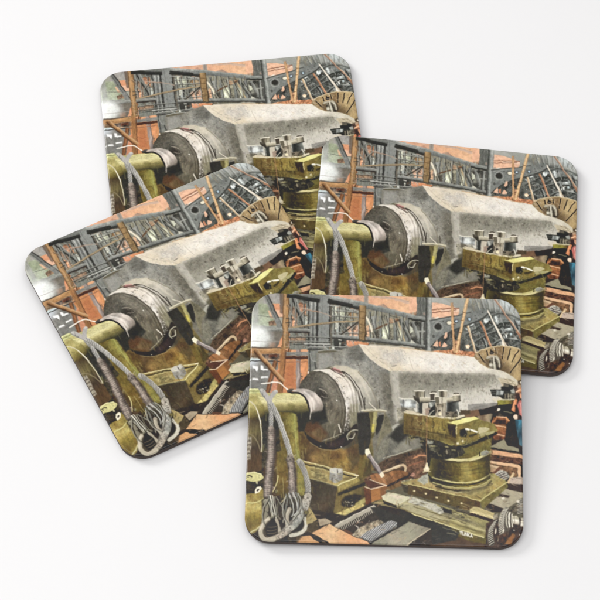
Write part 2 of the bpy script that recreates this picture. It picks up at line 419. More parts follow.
    L((112, 86, 60), [(359, 306), (359.2, 339)], .8)
    for y in (311, 317, 324, 331):
        L((108, 82, 56), [(360, y), (364, y + .6)], .7, alpha=.8)
    scatter(12, 359, 322, 370, 341, [(108, 96, 78), (64, 60, 54), (180, 150, 110)], 3, 1, 40, 50, .7, 8)
    # tall column pair and the peach pane beside it
    P((104, 112, 108), [(416, 294), (427, 295), (427, 320), (416, 318)], noise='vert')
    P((236, 180, 146), [(409, 297), (415.5, 297), (417, 304), (416.5, 310), (409, 313)], noise='brick')
    scatter(16, 417, 297, 426, 318, [(72, 78, 76), (150, 156, 150), (170, 140, 128)], 4, .8, 70, 40, .7, 9)
    R((160, 164, 160), 431, 295, 472, 322, noise='calm', grad=((433, 298), (470, 310), (150, 154, 148)))
    P((238, 186, 154), [(431, 302), (440, 302.5), (459, 308), (459.2, 312), (457, 315), (446, 317), (431, 318.5)], noise='brick', sm=False)
    P((236, 206, 184), [(441, 309), (459, 308), (459, 311), (441, 311)], noise='calm', alpha=.7)
    P((168, 172, 168), [(431, 296), (445, 299), (456, 306), (443, 302.5), (431, 301)], noise='calm')
    L((150, 100, 78), [(431, 309.6), (444, 308.6), (459, 307.4)], .9)
    L((146, 96, 74), [(431, 312.2), (444, 311), (456, 309)], .8)
    L((130, 140, 140), [(431, 318), (434, 317.2)], 1.2)
    P((236, 240, 230), [(435, 317.4), (438, 316.4), (439.5, 317.4), (436, 318.4)], noise='none', alpha=.8)
    bundle((409, 316.6), (428, 320), [(140, 150, 150), (122, 132, 132), (58, 60, 62)], 4.6)
    R((86, 88, 84), 410, 321.5, 427, 345, noise='mess', alpha=.75)
    P((208, 210, 190), [(410, 325), (412.6, 327), (413.4, 331), (410, 333)], noise='calm')
    P((196, 194, 180), [(411, 339), (416, 343.5), (410, 343)], noise='calm')
    bundle((413, 322), (420.5, 343), [(150, 156, 152), (126, 132, 130)], 2.4)
    bundle((421.4, 322), (421, 346), [(148, 156, 152), (128, 136, 134), (76, 78, 76)], 3.2)
    bundle((425, 322), (425, 346), [(138, 146, 142), (84, 88, 86)], 2.2)
    L((150, 154, 148), [(417, 331.5), (426, 331)], 1.4)
    bundle((410, 344.6), (430, 347.6), [(140, 148, 146), (120, 128, 126), (78, 76, 72)], 3.6)
    bundle((428.6, 291), (428.4, 350), [(138, 150, 150), (162, 172, 172), (150, 162, 162), (118, 128, 128), (74, 80, 80)], 6.2)
    # dark yard beyond, with the arched girder
    R((84, 94, 94), 432, 322, 480, 355, noise='mess')
    P((90, 98, 94), [(462, 310), (486, 306), (526, 300), (526, 356), (462, 356)], noise='mess')
    P((156, 164, 162), [(462, 292), (520, 294), (526, 330), (517, 325), (506, 312), (486, 308), (462, 314)], noise='calm', soft=5)
    E((112, 118, 112), 477, 306, 12, 6, noise='diag', soft=5, alpha=.7)
    E((206, 216, 220), 506, 304, 8, 3.2, 45, noise='calm', soft=4, alpha=.8)
    scatter(46, 466, 296, 520, 320, [(126, 136, 136), (196, 204, 204), (104, 116, 118), (180, 168, 150), (150, 166, 178)], 7, .8, 62, 16, .6, 10)
    scatter(30, 462, 297, 482, 312, [(120, 124, 114), (186, 186, 170), (150, 140, 116)], 7, .8, 105, 22, .6, 11)
    scatter(34, 506, 300, 522, 330, [(176, 190, 200), (214, 222, 228), (110, 126, 136), (140, 154, 164)], 5, .9, 75, 15, .7, 12)
    P((128, 144, 148), [(492, 314), (506, 313.5), (508, 320), (496, 323), (493, 319)], noise='metal', alpha=.9)
    P((68, 74, 70), [(492, 323), (510, 322), (512, 340), (508, 346), (497, 332)], noise='mess')
    P((68, 78, 76), [(478, 327), (490, 320), (500, 345), (494, 347), (482, 335)], noise='mess')
    scatter(200, 466, 316, 521, 349, [(44, 54, 58), (126, 142, 146), (58, 72, 78), (160, 170, 170), (90, 106, 110), (130, 112, 94)], 4.4, .8, 40, 35, .8, 13)
    scatter(60, 466, 316, 521, 349, [(38, 46, 50), (146, 158, 160), (110, 124, 128)], 7, .9, -22, 12, .8, 55)
    scatter(50, 466, 318, 521, 349, [(206, 216, 218), (176, 190, 194)], 1.4, .9, 10, 60, .8, 56)
    for p in ([(484.5, 318), (488, 316.5), (488.5, 320), (486, 323.5), (484, 321.5)], [(494.5, 317), (496.5, 316), (499.5, 322.5), (496.5, 322.8)],
              [(503.5, 331), (506, 328.4), (511.5, 327.6), (512, 330.6), (506, 331)], [(469.6, 324.8), (473, 323), (473, 324.6)]):
        P((232, 240, 240), p, noise='mess', soft=1.2, sm=True, alpha=.92)
    E((232, 236, 230), 505.3, 335.6, 1.8, 2, noise='calm', soft=1)
    E((196, 212, 216), 511, 334, 1.2, 1.3, noise='calm', soft=1)
    P((176, 182, 178), [(510, 338), (516, 336.4), (518, 339.4), (511, 339.6)], noise='calm')
    P((152, 160, 160), [(499, 338), (503, 338), (505, 347), (500, 347)], noise='metal', alpha=.7)
    for pts in ([(486, 316), (498, 312), (510, 313), (522, 319)], [(484, 331), (497, 323), (511, 321), (524, 326)], [(468, 346), (482, 336), (500, 329), (514, 331), (524, 336)], [(488, 348), (500, 339), (514, 338), (524, 343)], [(466, 333), (474, 328), (484, 322)]):
        L((48, 58, 62), [(a + .3, b + 1.5) for a, b in pts], 1.7, sm=True, alpha=.5); L((136, 148, 148), pts, 1.2, sm=True, alpha=.55)
    q = np.random.default_rng(220)
    for k in range(26):
        x, y = q.uniform(466, 520), q.uniform(314, 345); l = q.uniform(4, 9)
        L(((52, 62, 66), (150, 162, 164), (116, 128, 132))[k % 3], [(x, y), (x + l * .45, y + l)], q.uniform(.7, 1.3), alpha=.8)
    for k in range(9):
        L((84, 92, 92), [(479 + k * 5, 311 - abs(k - 4) * .3), (473 + k * 6.4, 296)], .8, alpha=.5); L((200, 206, 206), [(480.4 + k * 5, 311), (475 + k * 6.4, 296)], .8, alpha=.45)
    P((120, 131, 133), [(430, 320.5), (445, 317), (458, 315), (472, 311.5), (486, 308.5), (491, 311), (480, 319.5), (464, 325.5), (452, 330), (442, 336), (434, 342.5), (430, 347)], noise='metal')
    L((72, 78, 78), [(431, 347), (435, 342), (443, 336), (453, 330), (465, 325.3), (480, 319.6), (490, 311.5)], 1.6)
    L((84, 90, 88), [(430, 320.3), (445, 316.8), (458, 314.8), (470, 311.6)], 1)
    L((156, 164, 162), [(432, 321.6), (446, 318.4), (460, 316.2)], .7, alpha=.8)
    E((150, 158, 156), 438, 326.5, 5, 5.2, noise='metal'); E((120, 128, 128), 438.4, 326.4, 4, 4.2, noise='metal')
    E((56, 56, 56), 438, 326.2, 3.4, 3.2, 20, noise='none', soft=1.2)
    E((132, 140, 138), 433.5, 336, 2.4, 3, noise='metal'); E((90, 94, 94), 433.5, 336, 1.4, 2, noise='none')
    E((92, 96, 94), 449, 322.6, 3.1, 2.7, noise='none'); E((228, 222, 200), 449.2, 322.5, 2.4, 1.9, noise='none', soft=.9)
    E((76, 84, 90), 456, 320.8, 2, 2, noise='none'); E((184, 202, 220), 456.2, 320.6, 1.2, 1.2, noise='none')
    E((80, 90, 98), 469, 318.8, 2.2, 2, noise='none'); E((180, 204, 222), 469, 318.8, 1.3, 1.2, noise='none')
    for x, y in ((443, 321), (444, 332), (452, 326.5), (462, 319), (463, 323), (475, 315), (476, 318), (482, 312)):
        E((70, 76, 76), x, y, .7, .7, noise='none', alpha=.8)
    for p in ([(445, 332), (447, 331.5), (447.4, 336), (445.4, 338.6), (443.6, 337.6)], [(432.6, 345.8), (436.8, 339.4), (438, 346.4)], [(441.6, 346.6), (444, 341.6), (447.6, 344.6), (447.2, 346.6)]):
        P((232, 184, 154), p, noise='calm')
    P((206, 132, 96), [(438, 342), (440.4, 341), (441, 346), (439, 346)], noise='brick')
    P((84, 88, 84), [(431, 347), (452, 347), (452, 351), (431, 350)], noise='mess')
    P((216, 138, 92), [(432, 350.5), (452, 349.5), (478, 351.5), (474, 358), (446, 354)], noise='mess', alpha=.9)
    P((206, 150, 112), [(453, 340), (460, 341), (460, 350), (452, 350)], noise='mess', alpha=.85)
    E((214, 180, 150), 467.6, 346, 2, 2, noise='mess')
    # ladders and poles in front of the yard
    bundle((451.4, 302.5), (454.4, 352), [(176, 128, 86), (220, 176, 128), (196, 150, 104)], 2.1)
    bundle((467.4, 297), (456.4, 352), [(196, 150, 98), (234, 198, 150), (222, 180, 130)], 2.4)
    for y in (316, 324, 336, 344):
        L((120, 82, 52), [(452 + (y - 302) * .06, y), (453.4 + (y - 302) * .06, y)], .8, alpha=.8)
        L((130, 90, 56), [(467 - (y - 300) * .21 - 1, y - 4), (467 - (y - 300) * .21 + 1.2, y - 4)], .8, alpha=.8)
    bundle((467.8, 325.6), (475.4, 352), [(232, 214, 186), (196, 166, 130)], 1.7)
    bundle((480.2, 321), (491.4, 347), [(214, 160, 122), (176, 120, 86)], 1.6)
    L((232, 222, 206), [(487.6, 310), (496, 327), (502, 338), (504, 346)], 1.3, 2.6)
    L((206, 190, 166), [(502, 338), (507, 346)], 1.3)
    bundle((494.6, 298.6), (521, 335.6), [(206, 180, 156), (168, 126, 102)], 1.5)
    L((170, 120, 92), [(516.5, 331), (521.5, 339)], 1.6)

    # --- slotted face plate
    disc = [(473, 357), (476, 353), (481, 349.4), (490, 346.6), (502, 345.4), (513, 346.6), (526, 351), (526, 392), (512, 384), (492, 376), (478, 368)]
    P((166, 140, 100), disc, noise='metal', grad=((478, 360), (521, 362), (176, 148, 104), (140, 112, 76), (196, 170, 122), (182, 154, 106)))
    E((112, 90, 62), 500, 371, 12, 8, noise='metal', soft=8, alpha=.75)
    L((210, 192, 156), [(476, 353), (481, 349.4), (490, 346.6), (502, 345.4), (513, 346.6), (524, 350.6)], .9)
    for a, b in (((478.6, 354), (484.4, 362)), ((481, 357), (483, 361)), ((486.6, 350.6), (487.6, 355.4)), ((495.2, 348.6), (495.8, 353.4)), ((503.6, 347.2), (502.2, 358.4)),
                 ((510.6, 348.4), (507.2, 359.6)), ((518.4, 349.8), (511.8, 361.4)), ((521.6, 357.6), (510.6, 372.4)), ((490.6, 349.5), (491, 352))):
        L((44, 36, 30), [a, b], 1.05)
        L((206, 182, 138), [(a[0] + .9, a[1] + .2), (b[0] + .9, b[1])], .5, alpha=.6)
    scatter(40, 478, 350, 522, 380, [(140, 112, 76), (206, 182, 134), (120, 96, 64)], 5, .7, 100, 30, .45, 37)
    P((66, 56, 46), [(498, 357), (501, 359), (502.6, 366), (500, 371), (496, 369)], noise='metal', soft=2, alpha=.8); P((92, 74, 54), [(483, 360), (489, 356), (490, 366), (486, 366)], noise='metal', soft=2, alpha=.7)
    P((120, 114, 98), [(489, 357.6), (499, 356.6), (500, 366.6), (496, 369.6), (490, 368)], noise='mess', soft=1)
    E((62, 54, 46), 491.6, 352.6, 2.3, 2, noise='mess', soft=1); L((206, 176, 140), [(490, 355), (493.6, 355.4)], 1.1)
    L((176, 168, 148), [(486.8, 358), (490, 356.4), (497, 356.2)], 1.7, sm=True); L((184, 176, 156), [(496, 356.2), (498.4, 359), (499.4, 367)], 1.9, sm=True)
    L((206, 200, 182), [(493.4, 357), (494, 363), (494.6, 371)], 1.5); L((70, 62, 54), [(495.6, 358.6), (496.6, 368)], 1.1); L((84, 76, 64), [(492.2, 358), (492.4, 362)], .8)
    E((206, 202, 186), 491.2, 364.4, 1.5, 1.7, noise='none', soft=.9); E((74, 66, 56), 490, 361, 1, 1.2, noise='none', soft=.9); E((60, 52, 44), 498, 368.4, 1.6, 1.2, noise='none', soft=1)
    P((96, 78, 56), [(516, 382), (524, 378), (524, 400), (518, 396)], noise='metal')

    # --- great forging: end face, top, side
    P((128, 124, 112), [(316, 353), (333, 352), (345, 348.4), (352, 345.6), (358, 344), (364, 352), (377, 363), (391, 370), (396, 386), (398, 410), (400, 428), (380, 446), (372, 462), (362, 440), (352, 372), (330, 366), (317, 372)], noise='speck',
      grad=((322, 356), (388, 430), (156, 155, 150), (142, 140, 132), (134, 131, 121), (118, 114, 102)))
    P((154, 152, 146), [(318, 354), (332, 352.6), (334, 365), (320, 369), (317.6, 369)], noise='stone', soft=4)
    P((104, 102, 94), [(348, 347), (358, 345), (366, 354), (362, 362), (350, 360)], noise='speck', soft=6, alpha=.7)
    P((168, 163, 150), [(352, 362), (364, 366), (380, 386), (390, 410), (384, 420), (372, 396)], noise='speck', soft=9, alpha=.45)
    P((112, 106, 92), [(380, 372), (391, 374), (394, 400), (392, 416), (384, 404)], noise='speck', soft=5, alpha=.6)
    scatter(90, 340, 352, 392, 400, [(84, 80, 72), (168, 164, 152), (104, 98, 86)], 1.6, .8, None, 0, .7, 14)
    P((222, 212, 198), [(358, 343.6), (366, 344.6), (388, 346), (412, 348.4), (440, 352), (465, 355.6), (474, 357), (480, 363.4), (488, 367.6), (497, 369.6), (505, 371.4), (513, 376.4), (517.6, 381), (517.6, 388), (508, 387), (500, 377), (490, 373.4), (466, 373), (440, 373), (410, 371.8), (390, 371.2), (377, 364.6), (366, 355)], noise='calm',
      grad=((362, 348), (515, 378), (222, 206, 180), (230, 222, 214), (226, 220, 208), (206, 198, 178)))
    P((222, 208, 184), [(360, 345), (370, 346), (384, 356), (392, 368), (386, 369), (376, 362), (366, 353.6)], noise='stone', soft=3, alpha=.6)
    P((244, 240, 234), [(396, 351), (440, 356), (470, 362), (486, 370), (440, 370), (404, 367)], noise='calm', soft=10, alpha=.6)
    P((200, 196, 192), [(382, 350), (402, 350), (406, 362), (392, 366), (380, 358)], noise='speck', soft=7, alpha=.55)
    scatter(110, 368, 348, 500, 371, [(196, 188, 178), (182, 174, 166), (244, 240, 232), (214, 190, 158)], 3, .6, 25, 30, .45, 15, )
    scatter(40, 383, 350, 405, 365, [(170, 164, 164), (150, 146, 148)], 2, .7, 35, 40, .5, 16)
    scatter(40, 430, 354, 475, 372, [(168, 160, 154), (190, 182, 174), (206, 172, 138)], 2.6, .6, 35, 25, .5, 17)
    L((176, 164, 146), [(365, 346.6), (374, 356), (382, 362), (391, 368)], .9, sm=True, alpha=.4)
    L((120, 112, 106), [(392, 366), (396, 365.2)], .8, alpha=.8); L((176, 166, 152), [(409, 357), (413, 369)], .7, alpha=.5)
    L((206, 160, 112), [(400, 347), (414, 349), (440, 352.2), (465, 355.8)], .8, alpha=.6)
    P((156, 151, 137), [(389, 371), (410, 371.6), (440, 373), (466, 373.2), (490, 373.4), (499, 376), (506, 382), (503, 387), (500, 390), (497, 403), (470, 412), (440, 412), (398, 412), (392, 400)], noise='stone',
      grad=((440, 373), (446, 404), (158, 154, 140), (164, 160, 147), (194, 189, 177), (208, 203, 193)))
    P((138, 134, 121), [(398, 373), (494, 374), (498, 381), (470, 388), (430, 390), (400, 386)], noise='speck', soft=9, alpha=.55)
    scatter(220, 398, 373, 500, 394, [(112, 106, 94), (174, 168, 154), (100, 94, 82)], 1.1, .7, 80, 40, .6, 18)
    scatter(90, 455, 376, 496, 408, [(170, 162, 148), (214, 208, 198), (140, 132, 116)], 1.6, .8, 60, 50, .5, 19)
    for x, y in ((419.5, 381), (446, 380), (467, 379), (465.6, 381), (429, 384), (453, 384)):
        E((104, 98, 86), x, y, .9, .9, noise='none', soft=1.2, alpha=.8)
    P((208, 202, 190), [(497, 374), (503, 374.6), (505, 380), (502, 384), (496, 378)], noise='stone', alpha=.7)
    P((182, 177, 166), [(390.6, 372), (398, 372.6), (399, 384), (399.6, 400), (403, 418), (397, 422), (393.6, 414), (394, 398), (392, 382)], noise='stone', soft=3.2)
    L((206, 200, 188), [(397.6, 374), (398.4, 386), (398.6, 398)], 1, alpha=.4)
    scatter(130, 366, 347, 505, 373, [(200, 194, 186), (176, 170, 162), (240, 236, 228), (206, 190, 164)], 2.4, .7, 28, 40, .5, 80)
    scatter(160, 320, 354, 396, 440, [(98, 94, 84), (168, 165, 154), (112, 108, 98), (182, 178, 168)], 1.6, .7, 60, 60, .5, 81)
    scatter(120, 398, 374, 500, 410, [(120, 115, 102), (206, 201, 190), (134, 129, 116)], 2.6, .7, 86, 14, .4, 82)
    L((198, 192, 180), [(391, 371.6), (410, 372.2), (440, 373.4), (466, 373.6), (492, 374)], 1.6, noise='speck', soft=1.6, alpha=.6)
    for x, y, r in ((386, 356, 4), (398, 354, 5), (394, 361, 3), (432, 362, 4), (458, 364, 4), (444, 358, 3)):
        E((206, 200, 194), x, y, r, r * .6, 20, noise='stone', soft=4, alpha=.4)
    # side cylinder ends left of the tool post
    P((178, 184, 186), [(399, 398.6), (416, 399), (416, 408), (401, 407)], noise='vert', grad=((400, 399), (400, 408), (150, 156, 160), (206, 212, 214), (140, 146, 150)))
    L((226, 222, 206), [(399, 398), (416, 399.4)], .9)
    P((232, 236, 236), [(405, 401), (411, 401), (411, 406), (405.5, 406)], noise='calm', soft=2)
    L((96, 104, 110), [(403, 400), (403.6, 407)], 1.2, alpha=.7)
    P((150, 144, 124), [(396, 408), (414, 408.5), (416, 413), (404, 414), (398, 420)], noise='mess', alpha=.7)
    P((62, 56, 48), [(401, 406), (408, 409), (404, 413), (401, 411)], noise='none', soft=2, alpha=.6)
    # lower flank going away
    P((112, 110, 100), [(372, 462), (378, 450), (391, 434), (404, 423), (425, 436), (425, 446), (400, 454), (384, 460), (374, 466)], noise='diag')
    P((56, 56, 54), [(389, 436), (396, 428), (406, 422), (408, 436), (398, 444)], noise='metal', soft=3)
    P((150, 146, 130), [(404, 441), (425, 438), (425, 445.6), (398, 453), (392, 452)], noise='stone', soft=3, alpha=.7)
    P((132, 128, 112), [(375, 456), (383, 441), (390, 437), (388, 452), (378, 462)], noise='speck', soft=2)
    P((172, 170, 158), [(391, 427), (397, 423.6), (400, 424), (392, 431)], noise='stone', soft=1)
    L((176, 170, 150), [(383, 458.6), (398, 454), (412, 449.4)], .9)
    # dark floor under it and brown timber
    P((84, 66, 52), [(383, 461), (398, 455), (425, 448), (430, 480), (412, 482), (385, 476), (372, 470)], noise='mess')
    scatter(50, 380, 456, 424, 478, [(112, 84, 64), (60, 50, 42), (136, 100, 74)], 5, .9, -20, 12, .6, 20)

    # --- collar and journal
    P((196, 186, 166), [(330, 367.6), (336, 365.4), (346, 365.8), (358, 370.6), (369, 383), (376, 398), (379, 411), (372, 414), (362, 412), (356, 396), (348, 380), (338, 371)], noise='stone', soft=1.4,
      grad=((340, 366), (376, 412), (200, 192, 174), (196, 190, 178), (172, 167, 154), (122, 117, 104)))
    L((140, 132, 114), [(358, 371.6), (369, 385), (375.6, 398), (378.6, 411)], 1.1, sm=True, alpha=.7)
    L((222, 212, 194), [(352, 371), (362, 382), (370, 400)], 2.4, sm=True, alpha=.5, soft=2)
    band = [(313, 371.6), (322, 369), (333, 369.6), (343, 374.6), (351, 384), (356, 396), (358.6, 410), (357, 424), (350, 438), (336, 444), (322, 420), (318, 390)]
    P((214, 206, 196), band, noise='stone', sm=True, grad=((322, 370), (350, 430), (222, 210, 196), (226, 218, 210), (150, 142, 126), (60, 56, 48)))
    L((108, 100, 90), [(333, 368.4), (343, 372.6), (351.6, 381), (358, 393), (361.6, 407)], 1.7, sm=True)
    L((62, 56, 50), [(342, 371), (349, 375.6), (356, 384), (362, 396), (364.6, 408)], 1, sm=True)
    L((196, 190, 180), [(345, 373.6), (352, 379.6), (359.4, 391), (363, 404)], .8, sm=True)
    L((142, 96, 90), [(332, 368.6), (337, 370.6), (342, 373)], 1.6, sm=True, alpha=.8)
    L((208, 140, 140), [(334, 368.2), (340, 369.6)], 1.1); L((70, 50, 46), [(331.6, 369.6), (338, 373), (345, 376.4)], .8)
    for (x, y, r) in ((347, 404, 3), (346.6, 410, 2.6), (345.6, 418, 2), (345, 424, 1.4)):
        E((236, 230, 224), x, y, r * .8, r * 1.3, 8, noise='speck', soft=2.4, alpha=.85)
    scatter(60, 343, 396, 351, 434, [(66, 58, 50), (232, 228, 222), (90, 84, 72)], 1.6, .7, 80, 40, .8, 21)
    P((146, 140, 112), [(351, 404), (358.6, 404), (358, 420), (352, 434), (349, 424)], noise='vert', soft=3, alpha=.8)
    front = [(300.4, 384), (306, 375.4), (313.6, 371), (321, 371), (330, 375.4), (337.6, 384), (343, 396), (346, 410), (345, 424), (340, 436), (332, 442.6), (322, 441), (310, 432), (302, 414), (298, 398)]
    P((92, 86, 75), front, noise='speck', sm=True, grad=((304, 378), (338, 438), (88, 86, 80), (112, 106, 94), (106, 98, 84), (94, 86, 70), (76, 68, 56)))
    E((124, 117, 100), 331, 420, 7, 10, 15, noise='stone', soft=8, alpha=.8)
    E((58, 54, 50), 322, 395, 7, 5, 30, noise='speck', soft=5, alpha=.8)
    scatter(170, 301, 373, 345, 405, [(56, 52, 46), (132, 124, 106), (112, 104, 84), (150, 144, 128), (70, 66, 60)], 1.3, .75, None, 0, .75, 22)
    for k, rr in enumerate((6, 10, 14, 17.5, 20.5)):
        a = np.radians(np.arange(150, 395, 8)); L(((120, 112, 98), (62, 57, 52))[k % 2], np.stack([321 + rr * np.cos(a), 405 + rr * 1.5 * np.sin(a)], -1), .8, sm=True, alpha=.35)
    P((128, 120, 104), [(318, 373), (328, 376), (338, 390), (343, 408), (338, 412), (328, 392)], noise='speck', soft=7, alpha=.55)
    P((112, 104, 92), [(304, 384), (312, 376), (318, 380), (308, 396), (303, 400)], noise='speck', soft=5, alpha=.4)
    scatter(50, 318, 404, 344, 438, [(166, 150, 112), (206, 196, 170), (60, 52, 42)], 3.4, .7, 100, 22, .5, 70)
    P((140, 134, 120), [(316, 374), (328, 375.6), (338, 387), (343.6, 402), (340, 410), (330, 396), (322, 384)], noise='speck', soft=6, alpha=.6)
    for k, (dx, c, a) in enumerate(((-1.2, (72, 66, 58), .5), (-2.4, (150, 144, 130), .45), (-4.4, (78, 72, 64), .35), (-5.4, (138, 132, 118), .35))):
        L(c, [(331 + dx, 375.6 - dx * .5), (338 + dx, 384 - dx * .3), (343.6 + dx, 396), (346.2 + dx, 410), (344.6 + dx, 425)], .8, sm=True, alpha=a)
    for k in range(5):
        L(((240, 234, 226), (150, 142, 130))[k % 2], [(336 + k * 3, 371.4 + k * .8), (345 + k * 2.6, 381 + k), (350.6 + k * 1.8, 395), (352.4 + k * 1.6, 412)], .8, sm=True, alpha=.5)
    L((176, 166, 150), [(319, 388.6), (324, 390.4), (327, 393)], .9, alpha=.8)
    L((160, 150, 136), [(321, 396), (327, 398)], .7, alpha=.7)
    L((232, 226, 218), [(316, 370.6), (323, 370.4), (331, 373.6), (338, 381), (343.4, 392)], 1, sm=True, alpha=.8)
    E((216, 212, 204), 308.2, 372.4, .9, 1, noise='none'); E((210, 206, 196), 337, 400.4, .8, .8, noise='none')
    P((100, 94, 78), [(322, 424), (340, 425), (337, 439), (324, 441), (316, 436)], noise='vert', soft=4, alpha=.7)
    L((212, 204, 190), [(338.6, 425), (340.4, 429), (340.8, 432)], 1.4, sm=True)
    L((186, 176, 150), [(334, 437), (335, 431)], .9, alpha=.7)
    L((196, 190, 166), [(322, 441), (334, 437.5), (341, 434)], .9, sm=True, alpha=.6)

    # --- pedestal side: darkness, olive column, shaft
    R((72, 66, 52), 240, 404, 300, 512, noise='mess')
    P((56, 58, 56), [(296, 402), (324, 404), (328, 422), (312, 430), (298, 432)], noise='metal', soft=2)
    P((108, 90, 52), [(296, 428), (314, 424), (322, 444), (344, 450), (372, 436), (374, 470), (358, 478), (298, 462)], noise='olive', soft=2,
      grad=((300, 436), (360, 470), (96, 76, 52), (136, 114, 66), (158, 134, 74), (126, 106, 60)))
    P((96, 68, 50), [(297, 426), (316, 420), (328, 434), (322, 441), (308, 434)], noise='olive', soft=3, alpha=.9)
    P((112, 92, 62), [(309, 433), (319, 428), (328, 437), (320, 441)], noise='vert', soft=3, alpha=.8)
    for x, y, c, r in ((318, 458, (156, 128, 72), 8), (344, 462, (164, 142, 70), 8), (336, 456, (96, 70, 44), 5), (352, 452, (128, 78, 52), 5), (303, 448, (128, 116, 62), 4)):
        E(c, x, y, r, r * .7, noise='olive', soft=6, alpha=.7)
    P((52, 47, 46), [(304, 432), (309, 436), (318, 441.6), (328, 442), (338, 438.6), (348, 431), (356, 424), (357.4, 432), (351, 442), (343, 448), (331, 450.4), (319, 447.6), (309, 441)], noise='metal', sm=True, soft=1)
    P((74, 58, 60), [(326, 444), (340, 440), (346, 437), (342, 446), (330, 448.6)], noise='metal', soft=3, alpha=.7)
    L((150, 134, 92), [(310, 442.6), (320, 448.6), (332, 451), (343, 448.6)], .8, sm=True, alpha=.7)
    E((226, 222, 214), 341.6, 447.4, .8, .6, noise='none'); E((186, 180, 160), 320.6, 446.4, .7, .5, noise='none')
    P((60, 54, 46), [(346, 430), (358, 424), (362, 460), (352, 470), (346, 450)], noise='metal', soft=4, alpha=.55)
    E((92, 84, 70), 351.4, 435, 4, 4.6, 20, noise='mess'); 
    L((172, 168, 148), [(348, 440), (347.4, 435.6), (350, 432), (354, 430.6), (357, 430.4)], 1.2, sm=True)
    L((190, 186, 166), [(349, 438), (352.6, 438.4), (355, 434)], .9, sm=True)
    E((60, 52, 44), 351.4, 436, 1.2, 1.6, noise='none')
    P((88, 72, 48), [(262, 470), (280, 450), (300, 470), (302, 512), (270, 512)], noise='olive', soft=2)
    P((132, 126, 62), [(279, 411), (296, 411), (298, 430), (300, 456), (304, 480), (306, 505), (288, 500), (284, 470), (280, 440)], noise='olive', soft=1,
      grad=((279, 440), (302, 438), (104, 94, 46), (140, 132, 66), (150, 150, 76), (120, 114, 56)))
    L((162, 160, 88), [(294, 414), (295.6, 440), (299, 466)], 1.4, alpha=.7, noise='vert')
    P((120, 106, 52), [(277, 452), (287, 450), (290, 500), (276, 505)], noise='olive', soft=2, grad=((277, 460), (290, 500), (128, 110, 56), (92, 80, 42)))
    P((52, 52, 50), [(298, 411), (309, 414), (304, 432), (299, 432)], noise='metal', soft=1.4)
    # left-hand machine
    P((92, 76, 56), [(244, 418), (262, 420), (262, 470), (244, 478)], noise='vert', grad=((248, 420), (260, 460), (120, 108, 68), (78, 64, 52), (96, 72, 48)))
    P((58, 58, 56), [(262, 410), (280, 414), (278, 436), (268, 450), (263, 446)], noise='metal', soft=1.4)
    # the shaft
    P((186, 176, 106), [(246, 392), (262, 393), (290, 393), (304, 392), (309, 402), (309, 412), (300, 414), (279, 412), (264, 414), (246, 418)], noise='hor',
      grad=((280, 392), (281, 414), (196, 188, 132), (218, 210, 156), (180, 168, 108), (120, 110, 64), (64, 62, 48)))
    P((196, 198, 134), [(246, 388.6), (258, 388.4), (261, 393), (246, 394)], noise='hor')
    L((150, 150, 92), [(246, 391), (260, 391.2)], .9); L((232, 230, 180), [(249, 389.2), (258, 389.2)], .7)
    P((168, 162, 92), [(247, 396), (257, 396), (264, 406), (265, 416), (254, 420), (247, 418)], noise='olive', soft=2, alpha=.85, grad=((250, 397), (262, 418), (196, 190, 122), (150, 140, 74), (84, 76, 46)))
    E((120, 112, 60), 291, 407, 4, 3, noise='metal', soft=3, alpha=.6)
    L((236, 230, 176), [(276, 396), (290, 394.6), (303, 396)], 2, noise='hor', alpha=.5, soft=2)
    L((206, 198, 170), [(248.6, 400.4), (253.6, 404), (257.4, 411), (259.6, 419), (261.4, 429), (262, 440), (261.6, 452)], 1, sm=True)
    L((240, 236, 222), [(256.4, 409), (259, 416), (260.6, 424)], .9, sm=True)
    L((140, 128, 96), [(246, 432.6), (252, 435.6), (257, 441), (260.6, 452)], 1.2, sm=True, alpha=.8)
    P((160, 150, 132), [(245, 436), (251.6, 437), (250.6, 460), (245, 460)], noise='mess', alpha=.9)
    stripes([(246, 437), (251, 438), (250, 459), (246, 459)], (176, 168, 150), (96, 84, 70), 90, 4.2, .55, alpha=.6)
    # sleeve round the shaft's end
    P((206, 194, 186), [(290, 390.6), (297, 389), (308, 389), (315, 392.4), (321, 399), (323.4, 406), (321, 414), (312, 418), (309, 410), (307, 402), (303, 395), (297, 392.6)], noise='stone', soft=.8,
      grad=((302, 390), (318, 416), (172, 164, 158), (218, 206, 198), (208, 196, 186), (150, 138, 128), (84, 76, 70)))
    L((150, 140, 134), [(297, 390.4), (306, 391.4), (313, 396.6), (317.4, 404), (318, 412)], 2, sm=True, alpha=.5, soft=1.6)
    L((240, 232, 226), [(304, 391.4), (310, 396), (313.4, 402), (314, 409)], 1.4, sm=True, alpha=.6, soft=1.4)
    L((46, 42, 38), [(288, 391.6), (293, 392.6), (299, 393), (304.6, 397), (308, 404), (309.8, 413), (309.4, 420)], 1.7, sm=True)
    L((232, 222, 214), [(311.4, 404), (311.4, 410), (310, 417)], 1, alpha=.8)
    P((48, 48, 48), [(310, 413), (322, 411), (325, 407), (326, 418), (312, 424)], noise='metal', soft=2.2, alpha=.9)
    L((214, 206, 192), [(310.6, 410), (309.8, 419)], .8, alpha=.7)
    # wire handle
    L((240, 236, 228), [(261, 383.4), (268, 383), (274, 382.3), (279, 382.6), (283, 385.6), (287.4, 389.6)], 1.15, sm=True)
    P((90, 86, 82), [(286.6, 390.6), (290, 388.8), (294, 388.8), (292, 391.4), (288, 392)], noise='metal')

    # --- bearing bracket and lever
    P((60, 58, 54), [(357, 413), (374, 412), (373, 434), (368, 452), (360, 458), (358, 440)], noise='metal', soft=1.2)
    P((110, 104, 66), [(369, 412), (377, 411), (377, 430), (372, 440), (368, 452), (366, 462), (374, 462), (372, 448)], noise='olive', soft=1)
